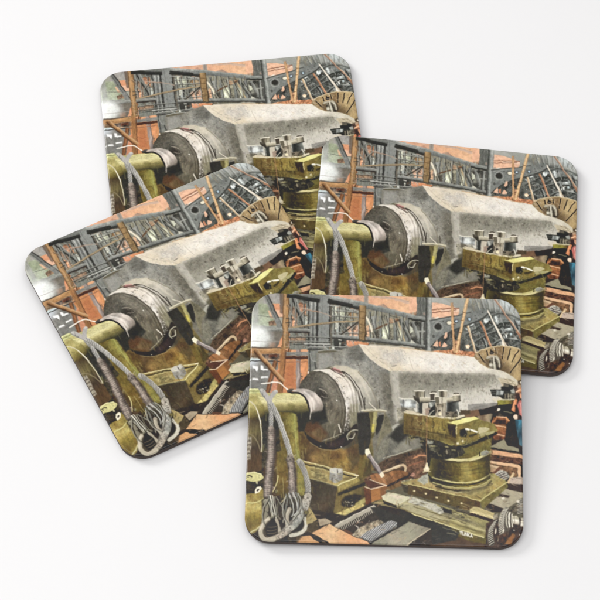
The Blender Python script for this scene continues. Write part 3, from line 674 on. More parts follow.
    P((166, 158, 104), [(373.6, 411), (377.4, 411), (376, 432), (372.6, 433.4), (372, 429)], noise='vert')
    P((206, 190, 74), [(372, 424), (374.4, 424), (374, 432), (371.6, 432)], noise='metal', alpha=.8)
    P((58, 57, 54), [(378, 415), (384.4, 415), (382, 427), (377, 436), (375.6, 431)], noise='none', soft=1)
    P((122, 116, 94), [(385, 412), (390, 420), (392, 430), (382, 440), (376, 452), (378, 438), (383, 424)], noise='speck', soft=1.4)
    L((136, 128, 98), [(384.6, 412), (383, 426), (379.6, 438)], .9, alpha=.7)
    L((206, 198, 172), [(361.6, 410.4), (372, 409.6), (386, 410.8)], 1.6); L((160, 148, 116), [(364, 411.6), (385, 412.4)], .9)
    L((222, 214, 196), [(369, 402), (373, 406.6), (376, 409.6)], .8)
    L((84, 78, 70), [(364.6, 398), (364.8, 409)], .9); L((92, 86, 76), [(379.2, 400), (379.4, 409)], .9)
    P((118, 106, 56), [(360, 455), (366, 458), (368, 470), (364, 484), (357, 486), (358, 470)], noise='olive', soft=1.4)
    P((84, 76, 48), [(366, 460), (371, 461), (372, 480), (366, 490), (362, 486)], noise='olive', soft=1.4)
    P((236, 230, 204), [(366, 449.6), (369, 448.4), (370, 451.6), (371, 454.4), (369.6, 456.6), (366.6, 456.4), (365.2, 453)], noise='calm')

    # --- flange block of the bearing
    P((164, 148, 82), [(299, 459.6), (358.4, 475.6), (356, 479), (338, 486.4), (306, 477.6), (303, 470)], noise='olive', grad=((302, 466), (356, 478), (156, 144, 96), (176, 162, 102), (170, 154, 88)))
    P((176, 164, 108), [(310, 470), (328, 475), (330, 482), (312, 476)], noise='mess', alpha=.6, soft=2)
    L((84, 74, 50), [(304, 464.0), (318, 467.2), (329, 470.2)], 1.4)
    L((190, 178, 120), [(305, 465.8), (318, 468.8), (329, 471.8)], .8, alpha=.8)
    L((212, 202, 148), [(299, 460), (318, 465), (340, 470.8), (358.4, 475.8)], 1.1)
    L((58, 50, 38), [(343, 474.4), (357, 477.4)], 1.2)
    P((134, 116, 70), [(343, 478), (350, 476.6), (356, 477.6), (350, 481), (343, 481.6)], noise='metal')
    L((226, 218, 158), [(338, 485.6), (350, 480.8), (356.6, 477.4)], 1.2)
    L((190, 178, 116), [(306, 478), (322, 482), (338, 486.2)], .7, alpha=.8)
    P((150, 148, 142), [(329.4, 470), (343, 471), (342.4, 480.6), (335, 483.6), (330, 480.6)], noise='speck', grad=((330, 474), (343, 475), (176, 172, 164), (128, 124, 118)))
    P((202, 198, 188), [(329.6, 469.4), (335, 467.8), (342.6, 469), (342.6, 472.6), (335, 474.2), (330, 472.6)], noise='stone'); L((90, 84, 80), [(337.4, 470), (337.6, 473)], .9)
    P((74, 66, 46), [(307, 479), (337.4, 487.6), (336.4, 514), (339, 521), (326, 520), (316, 515), (306, 500)], noise='olive', soft=1, grad=((312, 482), (334, 516), (72, 66, 54), (90, 80, 64), (62, 56, 50)))
    P((120, 108, 64), [(337.2, 487.6), (358, 479), (375, 474), (376, 500), (362, 508), (341, 519.6), (333.6, 514)], noise='olive', grad=((338, 492), (372, 500), (130, 116, 66), (106, 94, 56), (124, 112, 66)))
    P((166, 152, 86), [(337.2, 486.6), (358, 478), (360, 481.4), (338, 492.6)], noise='olive', soft=1)
    P((50, 44, 36), [(338, 493.6), (360, 484), (366, 482), (365, 486), (350, 492), (338, 496.6)], noise='metal', soft=1.2)
    P((58, 50, 38), [(341, 503), (345, 497), (355, 494.6), (363, 497), (360, 503), (352, 507), (344, 507.6)], noise='mess', sm=True, soft=1.6)
    scatter(16, 343, 500, 353, 507, [(176, 170, 150), (226, 222, 206), (96, 86, 66)], 1.6, .8, 30, 40, .9, 24)
    L((206, 196, 140), [(350, 510), (355, 510.8), (357, 509)], .9, sm=True)
    P((206, 196, 126), [(334, 514.6), (340, 512.6), (362, 503), (364.4, 506.4), (352, 513), (340, 520.4)], noise='olive')
    P((92, 82, 52), [(362, 490), (374, 484), (376, 498), (366, 506), (360, 502)], noise='olive', soft=2)
    P((178, 172, 108), [(355, 504), (366, 497), (367, 502), (356, 510)], noise='olive', soft=1.4, alpha=.9)

    scatter(60, 300, 432, 372, 470, [(82, 66, 40), (150, 130, 72), (120, 84, 50), (70, 58, 38)], 6, 1.2, 86, 14, .4, 64)
    scatter(50, 307, 480, 375, 518, [(60, 52, 36), (136, 122, 70), (84, 74, 46)], 5, 1.1, 86, 14, .45, 65)
    scatter(40, 305, 464, 350, 482, [(112, 100, 60), (196, 184, 120), (82, 72, 46)], 4, .9, 15, 14, .5, 66)
    scatter(60, 262, 412, 306, 505, [(92, 86, 44), (160, 154, 80), (72, 66, 40), (176, 170, 100)], 7, 1.2, 86, 8, .4, 67)
    scatter(40, 246, 494, 263, 530, [(124, 110, 56), (184, 172, 100), (100, 88, 48)], 5, 1, 80, 14, .4, 68)
    # --- timber boxes and pipe, centre
    P((94, 66, 52), [(364, 480), (372, 474), (414, 470), (414, 480), (386, 490), (372, 491)], noise='mess')
    P((150, 98, 58), [(370, 476), (384, 471.6), (400, 470), (412.4, 473.4), (387, 485.4), (372, 480.4)], noise='diag', grad=((372, 478), (410, 474), (170, 118, 76), (146, 94, 54), (126, 86, 52)))
    P((138, 102, 62), [(387, 487.4), (413, 477), (413.6, 480.6), (390, 491), (386, 490)], noise='diag')
    L((52, 38, 32), [(387.4, 486.4), (400, 480.4), (412.6, 474.6)], 1.7)
    P((172, 112, 60), [(371, 490), (386, 486), (385.6, 499), (371.4, 502.6)], noise='brick')
    P((124, 80, 48), [(380, 488), (386, 486), (385.6, 499), (381, 500)], noise='brick', soft=2, alpha=.7)
    P((96, 60, 50), [(364.4, 482), (370.6, 481.4), (384.4, 485.6), (372.6, 489), (368, 487.4)], noise='metal')
    L((216, 190, 160), [(370.4, 480.4), (378, 483), (386.6, 486)], 1.1); L((222, 196, 166), [(365.4, 487.4), (371, 489.4), (386.4, 485.8)], 1.1)
    P((122, 74, 48), [(364, 488), (371, 490), (371, 503), (366, 506)], noise='olive', soft=1.2)
    P((128, 66, 44), [(366, 504), (371, 502), (373, 507), (368, 509)], noise='mess')
    L((92, 66, 46), [(383.6, 474), (392, 470.6), (400, 468.4)], 1.4)
    L((198, 172, 136), [(383, 472.4), (392, 469), (400, 466), (403.6, 465.6), (405.6, 467.6), (405.4, 470.6)], 2.3, sm=True); L((232, 212, 180), [(386, 470.6), (400, 465.4)], .8)
    P((170, 164, 128), [(401, 482), (416, 477), (425, 482), (425, 490), (412, 487), (403, 486)], noise='mess')
    P((74, 66, 52), [(401, 484), (416, 488), (424, 493), (420, 498), (404, 492)], noise='metal', soft=1.4)
    L((146, 134, 132), [(369.6, 456), (375.6, 465.4), (381, 473.4)], 4.2, noise='vert'); L((92, 84, 84), [(367.8, 457), (373.8, 466.4), (379, 474)], 1.2)
    L((200, 192, 186), [(371.4, 456.6), (377.4, 466)], .8)
    P((236, 222, 194), [(379, 474.6), (382.4, 472.4), (385, 476), (382, 478.4)], noise='calm')
    L((236, 228, 200), [(355, 474.6), (357.6, 475.6)], 1.2)

    # --- floor at the bottom: plate, rack, coil, sheet
    P((60, 52, 46), [(300, 508), (345, 516), (380, 500), (520, 520), (520, 556), (250, 556), (280, 520)], noise='metal', soft=1.4)
    P((170, 158, 108), [(309, 508), (314, 515), (318, 520), (309, 526), (304, 522)], noise='olive')
    P((84, 72, 52), [(307, 525), (318, 521.6), (319, 530), (311, 533), (306, 532)], noise='metal')
    P((168, 152, 126), [(318.6, 520), (326, 518.6), (332, 522), (330, 524.4), (320, 527)], noise='stone')
    P((206, 154, 104), [(296, 537), (310, 536), (320, 543), (316, 548), (298, 548)], noise='brick')
    P((218, 164, 114), [(312, 533.6), (330, 524.6), (341, 530.6), (352, 536.4), (368, 542.4), (374, 548), (338, 548), (326, 541.4)], noise='brick', grad=((314, 533), (366, 544), (226, 184, 136), (216, 156, 106), (226, 168, 120)))
    P((44, 40, 38), [(311.6, 534.6), (326, 542), (337, 547.6), (328, 547.6), (312.6, 539)], noise='none')
    scatter(14, 318, 528, 360, 543, [(196, 122, 80), (236, 190, 150)], 5, .8, 30, 25, .5, 25)
    P((110, 74, 56), [(336.4, 527.4), (342, 526), (354, 533), (352, 536)], noise='metal')
    P((66, 58, 52), [(340, 526), (376, 508), (384, 515), (353, 534)], noise='metal')
    P((172, 164, 148), [(334, 526.4), (341, 522), (374, 505.6), (376.6, 508.4), (341, 527.6), (338.4, 528.6)], noise='stone')
    stripes([(338.6, 528.4), (375, 509.2), (375.6, 512.4), (343, 530.6)], (162, 154, 138), (58, 52, 48), -22, 1.9, .5)
    L((206, 198, 182), [(336, 525.6), (352, 517), (374, 506)], .8)
    P((152, 138, 114), [(351.6, 535.6), (360, 528), (378, 520), (386, 522), (372, 532), (360, 539)], noise='mess')
    scatter(60, 354, 522, 382, 536, [(214, 200, 176), (82, 70, 60), (168, 126, 96), (228, 218, 204)], 2, .9, -20, 50, .8, 26)
    P((56, 53, 54), [(370, 508), (378, 508), (396, 515), (415, 520), (415, 527), (398, 526), (384, 524)], noise='metal', soft=1)
    coil = [(359.6, 538.6), (366, 532.4), (391, 521), (397.4, 523.4), (396.4, 527), (371, 542.6)]
    P((150, 150, 150), coil, noise='metal'); stripes(coil, (196, 196, 194), (84, 84, 88), 42, 1.7, .55); L((70, 70, 72), [(360, 538.6), (372, 542.4)], 1.2, alpha=.6); L((96, 94, 92), [(371, 542), (396, 527)], 1.6, soft=1.4, alpha=.6)
    L((44, 42, 42), [(371, 543.6), (398, 527.6), (410, 520)], 1.5)
    P((146, 143, 122), [(368, 550), (372, 544), (409, 522.4), (431, 529.4), (405, 548)], noise='stone', grad=((380, 545), (425, 527), (168, 158, 138), (156, 152, 130), (140, 132, 114)))
    scatter(26, 380, 526, 425, 545, [(176, 172, 152), (118, 112, 92), (196, 160, 116)], 4, .7, -10, 30, .5, 27)
    L((202, 186, 158), [(431, 529.4), (418, 538), (405, 547)], .9)
    P((100, 72, 52), [(431, 545), (452, 537), (487, 540), (500, 545), (508, 552), (428, 552)], noise='hor', soft=3, alpha=.8)
    P((74, 52, 44), [(488, 524), (524, 520), (524, 552), (484, 552)], noise='mess', soft=2)

    # --- lathe bed running to lower right
    P((160, 150, 96), [(372, 504), (385, 498), (402, 499), (412, 497), (450, 509), (492, 523), (486, 539), (484, 539), (450, 527.4), (415, 515.4), (400, 509.4)], noise='hor',
      grad=((434, 504), (426, 523), (120, 112, 84), (166, 156, 116), (146, 132, 86), (124, 108, 62), (140, 126, 84)))
    P((186, 182, 166), [(408, 497), (414, 498), (436, 505), (446, 512), (440, 515), (426, 508), (409, 503)], noise='speck', soft=1)
    P((186, 178, 140), [(400, 503), (412, 504), (430, 512), (444, 520), (436, 521), (412, 513), (400, 508)], noise='stone', soft=1.4, alpha=.8)
    P((52, 50, 46), [(440, 507), (452, 511), (452, 514.6), (444, 512.6)], noise='none', soft=1)
    scatter(30, 440, 508, 470, 522, [(84, 80, 66), (188, 182, 152), (62, 58, 50)], 3, .9, 18, 25, .8, 28)
    P((196, 186, 122), [(450, 518), (490, 529), (487, 538), (484, 538.6), (450, 527)], noise='hor', grad=((470, 520), (465, 534), (140, 130, 84), (186, 176, 124), (140, 128, 76), (172, 160, 100), (128, 114, 64)))
    L((224, 214, 154), [(412, 514.4), (440, 523.6), (470, 533.6), (484, 538.4)], 1)
    L((110, 100, 60), [(414, 507), (440, 515.4), (466, 524)], .9, alpha=.8); L((104, 94, 56), [(430, 517), (450, 523), (484, 533.6)], .8, alpha=.7)
    P((104, 96, 46), [(452, 528.6), (484, 539.4), (486, 534), (487, 545), (470, 542), (456, 536)], noise='olive', soft=1.2)
    P((52, 52, 56), [(398, 510), (415, 516.4), (446, 527.6), (460, 533), (456, 541), (432, 545), (432, 529), (410, 521), (400, 514)], noise='metal', soft=1)
    # cover plate on the bed
    P((206, 200, 168), [(381.6, 496.6), (388, 493), (396, 493.6), (409.6, 497.4), (409, 500), (397, 506), (383, 500)], noise='stone'); P((226, 206, 186), [(389, 495), (398, 495.4), (404, 498), (397, 500)], noise='calm', soft=1.5, alpha=.7)
    P((48, 44, 40), [(383, 500.6), (397, 506.4), (396.8, 508.6), (384, 504)], noise='none'); L((176, 168, 128), [(397, 506.8), (409, 501)], 1.4); L((120, 108, 72), [(398, 504), (398, 508)], 1)

    # --- right-hand side behind the tool post
    P((60, 52, 44), [(470, 408), (500, 402), (526, 402), (526, 500), (486, 500), (486, 440)], noise='mess')
    P((200, 186, 158), [(498, 378), (506, 377.6), (516, 382), (517.6, 387), (510, 385.6), (502.6, 386.6)], noise='stone'); scatter(24, 503, 378, 517, 387, [(150, 138, 114), (226, 214, 190), (120, 108, 88)], 4, .7, 25, 12, .7, 36)
    P((52, 56, 58), [(490.4, 389.4), (501, 389.2), (501, 386.4), (503.4, 386), (503.5, 383.2), (508.5, 384), (514, 386.6), (513.5, 389.4), (510, 391.6), (515, 393), (515, 400), (500, 399), (500, 396.4), (491.6, 395.6)], noise='metal')
    P((104, 98, 86), [(503.4, 383), (508.4, 383.8), (508.4, 386.8), (503.4, 386.2)], noise='metal'); P((34, 36, 42), [(501.4, 387.4), (513.4, 387.4), (509.6, 391.4), (504, 391)], noise='none')
    P((150, 166, 172), [(496, 390), (504, 391), (503, 395), (496, 394.8)], noise='vert', grad=((496, 392), (504, 392), (110, 128, 132), (176, 192, 198), (120, 134, 140))); L((88, 98, 98), [(491, 391), (496, 391.4)], 1.2, alpha=.8); L((100, 108, 106), [(492, 393.6), (496, 393.6)], .9, alpha=.8)
    P((154, 156, 150), [(510, 390), (516.4, 387.6), (516, 393.4), (511, 393)], noise='stone'); P((112, 106, 90), [(504, 393.6), (515.4, 393.4), (515.4, 399.4), (504, 399)], noise='mess')
    for x, c in ((503.4, (40, 40, 42)), (506.6, (44, 42, 42)), (508.6, (168, 160, 140)), (511.2, (150, 142, 122)), (513.2, (92, 86, 74))):
        L(c, [(x, 394), (x, 399)], .9)
    E((236, 234, 224), 516.8, 397, 1, 1.1, noise='none')
    P((210, 200, 182), [(492, 398), (500, 397), (502.4, 399), (498, 402), (494, 402)], noise='stone')
    P((150, 146, 60), [(497, 400.4), (514, 400.2), (512, 404.6), (497.4, 405.2)], noise='olive', grad=((498, 402), (513, 402), (150, 150, 62), (140, 130, 56), (92, 70, 40))); L((214, 204, 168), [(498, 399.8), (515, 399.7)], 1)
    P((44, 43, 46), [(498.6, 405), (512, 404), (516, 414), (516, 422), (506, 418), (498, 412)], noise='metal', soft=1); L((150, 142, 110), [(504, 411.4), (512, 413)], .9, alpha=.7)
    E((222, 214, 200), 498.6, 409.6, 1.9, 1.3, -38, noise='calm')
    P((150, 146, 140), [(468, 404), (497.4, 402.6), (496, 405.4), (482, 409.4), (468, 411.4)], noise='stone', alpha=.9)
    P((54, 42, 40), [(468, 411.6), (482, 409.6), (497, 405.4), (497, 410), (491, 415), (478, 417), (470, 417)], noise='metal', soft=1)
    P((158, 136, 106), [(477, 416), (491, 413.6), (493, 414.6), (490.6, 420), (490, 429), (484, 429.6), (479, 425)], noise='stone', soft=1, grad=((478, 420), (492, 420), (122, 98, 76), (172, 150, 118), (128, 118, 94)))
    P((128, 78, 48), [(493, 417), (507, 417.4), (511, 422), (507, 440), (494, 440), (490, 428)], noise='mess', grad=((495, 418), (500, 440), (146, 92, 54), (120, 68, 46)))
    P((66, 46, 38), [(497, 419), (506, 419.6), (506, 424), (493, 424)], noise='mess', soft=1)
    for a, b in (((496.6, 416.6), (506.6, 417.6)), ((491.4, 425), (505.6, 426.8)), ((496, 434.4), (504.4, 436))):
        L((222, 176, 136), [a, b], 1.1)
    L((216, 150, 96), [(506, 418), (511, 422.6)], 1.6); L((196, 130, 84), [(492, 423), (497, 417)], .9, alpha=.8)
    P((50, 45, 38), [(506.6, 424), (517, 415), (519, 446), (508, 447), (505, 440)], noise='mess', soft=1)
    L((44, 42, 38), [(491, 421), (494, 416), (499, 412)], 1.3, sm=True)
    P((146, 140, 114), [(488, 446.4), (504, 439.6), (508, 446), (521, 449), (521, 452), (500, 450)], noise='stone'); P((58, 50, 44), [(487, 440), (500, 441), (492, 446), (487, 447)], noise='none', soft=1)
    L((48, 42, 36), [(488, 448), (504, 450.6), (524, 453)], 1.4)
    # worker at the edge
    P((92, 72, 62), [(514, 386), (526, 384), (526, 420), (516, 420)], noise='mess', soft=1)
    P((186, 156, 126), [(517.6, 385), (521.4, 384.4), (521.6, 388.6), (518, 388.6)], noise='stone', soft=.8); E((222, 214, 200), 521, 382, .9, 1.4, 30, noise='none', soft=.8)
    P((196, 130, 92), [(517, 391), (518.4, 388), (521, 387), (525, 388.4), (525, 392), (518, 393)], noise='metal'); L((238, 190, 150), [(516, 391.6), (520, 389.6), (525, 390)], 1.3); L((110, 64, 46), [(517, 393), (525, 392.4)], .8)
    P((230, 164, 126), [(519, 393), (525, 393), (525, 397.6), (520.6, 398.4), (519.4, 396)], noise='stone'); P((70, 48, 40), [(516, 394), (519.4, 393.4), (519.8, 398), (518.6, 401), (516.4, 399)], noise='none', soft=.8)
    P((216, 132, 86), [(513.4, 401.4), (516, 398.8), (517.4, 400), (516, 406), (514.4, 412), (511.4, 410.4)], noise='metal'); L((240, 170, 120), [(515, 400.4), (513, 409)], .8, alpha=.8)
    P((52, 40, 42), [(514.6, 405), (517, 404.6), (518.4, 415), (515.6, 413.6)], noise='none', soft=.8)
    P((214, 122, 112), [(517, 405), (519.4, 400.6), (526, 399.6), (526, 419), (519.8, 415)], noise='metal', grad=((517, 410), (525, 410), (186, 96, 90), (226, 140, 132), (186, 92, 90))); L((252, 190, 180), [(520.4, 403), (521.6, 413)], 1.2, alpha=.7)
    P((60, 44, 44), [(519, 415), (526, 417.6), (526, 420), (517, 420)], noise='none', soft=.8)
    E((238, 214, 190), 515.4, 417, 2.1, 2.7, -20, noise='calm')
    P((62, 126, 152), [(515, 420), (526, 419), (526, 448), (519.6, 445), (517, 434)], noise='vert', grad=((516, 425), (524, 440), (58, 92, 108), (44, 74, 92), (74, 112, 128)))
    P((40, 62, 76), [(515, 420), (518, 420.6), (518, 430), (516, 430)], noise='none', soft=1, alpha=.7); P((56, 50, 52), [(518, 446), (526, 447), (526, 453), (519, 452)], noise='none')
    # planks and pieces at the right edge
    P((218, 164, 122), [(489, 449.6), (526, 455), (526, 459.4), (489, 454.2)], noise='hor')
    P((98, 64, 50), [(489, 454.6), (526, 459.6), (526, 465), (490, 461.6)], noise='mess')
    P((126, 90, 62), [(489, 463), (517, 466.4), (517, 477), (502, 478), (489, 474)], noise='mess')
    P((226, 182, 140), [(490, 460.8), (518, 464.8), (521, 466.6), (521, 478), (518, 478), (517.4, 468), (490, 463.4)], noise='stone')
    P((182, 146, 110), [(490, 465), (500, 467), (496, 472), (490, 473)], noise='stone'); P((206, 176, 140), [(490, 464.4), (500, 466.6), (497, 468), (490, 466.6)], noise='stone')
    P((120, 78, 58), [(492, 473.4), (499, 467), (504, 468), (498, 473)], noise='brick')
    P((168, 164, 152), [(492, 476), (500, 470), (507, 472), (510, 477), (504, 482), (494, 478.6)], noise='mess'); stripes([(494, 475), (500, 472), (509, 475), (506, 480), (496, 478)], (206, 200, 186), (92, 84, 80), 70, 2, .5, alpha=.8)
    L((220, 190, 144), [(513.4, 474), (510, 479.6), (508.4, 483)], 2.3); P((194, 174, 158), [(511, 477.6), (526, 477), (526, 485), (509, 483.6)], noise='stone')
    P((70, 52, 46), [(503, 482), (509, 484), (526, 485.4), (526, 493), (505, 490)], noise='metal')
    P((172, 162, 137), [(485, 504), (493, 497), (505, 489.4), (526, 493.6), (526, 497), (506, 509.4)], noise='stone'); P((72, 56, 48), [(495, 493.6), (503, 494.6), (510, 496.6), (508, 498.4), (496, 496.6)], noise='none', soft=1); E((222, 214, 196), 503, 498.6, 1.6, 1, noise='none')
    P((60, 44, 40), [(482, 505), (487, 503), (506, 509.6), (503, 513), (492, 512)], noise='none', soft=.8)

    # --- tool post: base plate, turret, slides, clamps
    P((112, 80, 60), [(405, 458), (424, 452), (430, 470), (420, 480), (409, 478)], noise='mess'); L((196, 134, 94), [(414, 458.4), (420, 455.4), (426, 456)], 1.6); L((168, 96, 66), [(410, 466), (424, 461)], 1, alpha=.6)
    E((196, 140, 118), 412.6, 475, 2.2, 2.2, noise='mess')
    P((170, 160, 102), [(400, 483.6), (426, 476.4), (440, 470), (494, 474), (507, 482.4), (480, 501), (440, 491)], noise='olive', grad=((415, 480), (500, 488), (196, 184, 132), (150, 140, 84), (178, 170, 104)))
    P((96, 80, 50), [(408, 484.6), (440, 491.6), (480, 501.4), (480, 511), (466, 511), (440, 503), (408, 494.4)], noise='olive', grad=((410, 488), (478, 508), (92, 78, 50), (104, 92, 50), (98, 76, 50)))
    P((128, 122, 66), [(480, 501.4), (507, 482.8), (508, 487.6), (482, 510.6)], noise='olive'); L((206, 196, 130), [(409, 484.6), (440, 491.4), (480, 501.2), (507, 482.6)], 1)
    for x, y in ((414.6, 491.4), (426, 494), (436.6, 497.8), (448.6, 501), (461.6, 504)):
        E((222, 206, 160), x, y, 1.1, .9, noise='none', soft=.9)
    P((52, 50, 46), [(426, 458), (440, 450), (442, 488), (430, 482), (427, 474)], noise='metal', soft=2)
    turret = [(428, 474), (432, 452), (490, 450), (490.6, 480), (484, 485.6), (472, 489), (452, 488), (436, 483.6)]
    P((118, 110, 52), turret, noise='olive', grad=((430, 470), (491, 470), (54, 52, 44), (84, 78, 44), (128, 118, 54), (150, 136, 62), (122, 114, 54), (86, 80, 44)))
    scatter(46, 438, 460, 489, 478, [(72, 62, 34), (158, 146, 72), (96, 84, 42), (60, 52, 34), (148, 126, 50)], 3.4, 1.2, 90, 30, .5, 35)
    P((168, 152, 72), [(462, 463), (476, 462), (478, 479), (462, 481)], noise='olive', soft=7, alpha=.5)
    for y in (465.6, 468.4, 473): L((80, 70, 38), [(441, y - 1), (455, y + 1.4), (470, y + 1.6), (489, y - 2)], .7, sm=True, alpha=.55)
    P((66, 58, 42), [(438, 458), (489, 456), (489, 461), (462, 463.6), (440, 462)], noise='vert', soft=2.4, alpha=.55)
    L((96, 84, 40), [(440, 470), (460, 472), (489, 468)], .8, alpha=.8, sm=True)
    L((208, 198, 134), [(432.6, 477.6), (442, 480.6), (456, 482.8), (470, 482.6), (482, 479.4), (490, 474.4)], 1.4, sm=True)
    L((56, 52, 34), [(433, 479.8), (444, 483), (458, 485), (472, 484.6), (486, 480)], 1.2, sm=True)
    L((190, 182, 120), [(433, 482.6), (444, 486), (458, 488.4), (472, 487.8), (484, 484), (490.4, 479.6)], 1.1, sm=True)
    L((70, 62, 40), [(436, 486.6), (452, 490.6), (470, 491), (486, 486.6), (491, 482)], 1.6, sm=True)
    L((216, 204, 150), [(446, 491), (458, 492.6), (470, 492)], 1.2, sm=True)
    P((120, 114, 60), [(462, 440), (492, 436), (490, 455), (474, 459), (462, 458)], noise='olive', soft=1.4)
    L((212, 202, 146), [(444, 458.6), (456, 459.8), (470, 460), (480, 457.6), (490, 452.6)], 2.4, sm=True, noise='stone'); L((196, 186, 120), [(468, 460), (478, 456), (484, 451)], 1.6, sm=True)
    P((150, 150, 138), [(481, 452), (486.6, 450.6), (489.6, 452.6), (486, 456), (481, 455.6)], noise='stone'); L((60, 54, 40), [(480, 450), (479.6, 456)], 1)
    # slides
    P((58, 55, 48), [(405, 434), (420, 437), (440, 441), (470, 444), (496, 432), (488, 442), (470, 449), (462, 456), (444, 460), (428, 458), (420, 446)], noise='mess', soft=1)
    P((58, 54, 58), [(436, 440), (444, 441.6), (443, 446), (437, 446)], noise='none', soft=1.4)
    P((128, 124, 112), [(405, 440), (419, 438), (423, 446), (410, 449)], noise='stone', soft=1.4, alpha=.9); P((150, 150, 138), [(427, 440), (434, 441), (433, 444), (427, 444)], noise='stone', soft=1)
    P((104, 100, 80), [(428, 444), (440, 448), (438, 454), (430, 450)], noise='mess', soft=1.4, alpha=.8); E((196, 180, 150), 446.6, 452, 1, 2, noise='none', alpha=.6, soft=1)
    P((128, 116, 58), [(404, 413), (412, 414.6), (456, 419), (456, 446), (440, 441), (420, 436.6), (404, 433.6)], noise='olive', grad=((405, 420), (454, 432), (128, 108, 68), (146, 130, 68), (152, 138, 70), (118, 106, 56)))
    scatter(46, 406, 417, 452, 440, [(92, 80, 40), (162, 150, 80), (70, 60, 34), (176, 164, 96)], 3, 1, 70, 45, .6, 29)
    L((84, 70, 40), [(405, 428), (420, 430), (440, 434), (456, 437.6)], 1, alpha=.8); L((176, 166, 106), [(405, 429.4), (424, 431.6), (440, 435.4)], .8, alpha=.7)
    P((62, 52, 36), [(447, 424), (456, 425.6), (456, 438), (449, 435)], noise='metal', soft=2.4); P((58, 50, 34), [(437, 432), (447, 434), (447, 438), (438, 436)], noise='metal', soft=2, alpha=.6)
    P((140, 132, 72), [(456, 423), (478, 419), (494, 424), (498, 431), (486, 437), (470, 443), (456, 446)], noise='olive')
    P((166, 166, 90), [(440, 437), (450, 440), (456, 444), (452, 446), (441, 442)], noise='olive', soft=1)
    P((194, 184, 142), [(478, 427.6), (486, 427), (490, 429.6), (484, 433), (478, 434)], noise='stone'); P((168, 160, 112), [(480, 433), (495, 431), (494, 433.4), (480, 437)], noise='stone', soft=1)
    P((44, 42, 42), [(460, 430), (465, 428.6), (468, 432), (466, 437), (460, 436)], noise='metal', soft=1); L((62, 56, 40), [(470, 436), (476, 434)], 2, alpha=.8)
    L((246, 242, 230), [(466, 429.4), (471, 430.2), (477, 432)], 1.8); E((236, 228, 196), 457.6, 443.4, 1.3, 1.1, noise='none', soft=1); E((220, 210, 170), 462.6, 441, 1, 1.3, noise='none', soft=1)
    L((40, 40, 34), [(458, 449), (468, 446), (480, 440.6), (496, 433.6)], 2.6); L((112, 108, 70), [(462, 446), (470, 443.6), (478, 440)], .9)
    scatter(22, 458, 436, 490, 449, [(40, 38, 34), (166, 156, 96), (92, 86, 56)], 3, .9, -25, 25, .8, 30)
    for x, y in ((420, 441), (431, 446), (445, 446.6), (452, 450), (438, 455)):
        R((118, 110, 72), x, y, x + 4, y + 1.6, noise='mess', soft=1, alpha=.8); L((40, 36, 32), [(x, y + 2.2), (x + 4.4, y + 2.4)], .8, alpha=.8); L((176, 168, 126), [(x, y), (x + 3, y)], .7, alpha=.7)
    for x, y in ((411, 421), (421, 424), (433, 427), (444, 430), (470, 431), (480, 437)):
        E((62, 54, 34), x, y, 1, 1, noise='none', soft=.9, alpha=.8); E((186, 176, 120), x - .4, y - .4, .5, .5, noise='none', soft=.7, alpha=.8)
    P((122, 116, 60), [(463, 449), (478, 443.6), (490, 439), (491, 446), (478, 452), (466, 454)], noise='olive', soft=1.2)
    P((232, 228, 146), [(446.6, 422.6), (458, 420), (474, 416), (478.4, 418.6), (468, 422), (457, 425)], noise='calm', grad=((447, 423), (478, 417), (222, 216, 130), (240, 236, 160), (222, 214, 120)))
    L((226, 218, 160), [(456.6, 425), (456.4, 434)], .9); L((128, 116, 60), [(457, 426), (468, 423), (478, 420)], 1)
    P((150, 110, 80), [(462, 412), (478, 409.4), (480, 415.6), (466, 418)], noise='stone', soft=1.4, alpha=.8); P((92, 76, 58), [(460, 410), (470, 410), (470, 414), (462, 416)], noise='metal', soft=1.4)
    L((216, 206, 174), [(404, 412.4), (420, 414.6), (440, 417.4), (454, 418.6), (464, 416)], 1.7); P((206, 192, 166), [(404, 409.6), (414, 411.4), (421, 414), (408, 413.4)], noise='stone', soft=.8)
    scatter(70, 405, 416, 456, 442, [(66, 56, 34), (88, 74, 42), (112, 92, 50), (160, 150, 84)], 6, 1.1, 88, 10, .55, 60)
    P((84, 70, 42), [(405, 427), (440, 434), (456, 439), (456, 446), (440, 441), (420, 436.6), (404, 433.6)], noise='olive', soft=3, alpha=.5)
    P((104, 84, 50), [(404, 414), (414, 416), (414, 434), (404, 433)], noise='olive', soft=4, alpha=.6)
    scatter(30, 458, 424, 492, 456, [(74, 66, 40), (98, 88, 50), (170, 160, 96)], 5, 1.1, 80, 20, .5, 61)
    # clamps
    P((70, 72, 70), [(417.6, 401), (446, 401), (446, 416), (424, 415), (417.6, 412)], noise='mess', soft=.8)
    P((58, 64, 68), [(418, 402), (423, 402), (423, 414.4), (418, 412)], noise='none'); L((150, 154, 150), [(418.3, 403), (418.3, 412)], .8)
    P((198, 188, 170), [(422.6, 402.4), (428.6, 403), (428, 408), (425.6, 415.6), (422, 415)], noise='stone'); P((160, 138, 122), [(424.6, 409), (428.6, 407.4), (430.6, 409), (428, 415.4), (425, 415)], noise='stone', soft=1)
    P((130, 136, 130), [(428.6, 402), (435, 402), (435, 405.6), (430, 408)], noise='mess', soft=.8); P((40, 44, 46), [(428.6, 411), (434.6, 404.6), (435, 411.6), (431.6, 414)], noise='none', soft=.8); L((196, 190, 172), [(428.4, 415.6), (433.6, 410.4)], .9)
    P((190, 178, 156), [(435, 402.6), (446, 402.4), (446, 417.6), (435.4, 417.4)], noise='stone', grad=((435, 410), (446, 410), (150, 140, 122), (202, 190, 168), (150, 140, 124)))
    P((128, 118, 100), [(436, 403), (444, 403), (443.4, 407.4), (437, 407)], noise='mess', soft=1); P((92, 82, 70), [(435, 405), (437, 409), (436, 413), (435, 413)], noise='none', soft=.8)
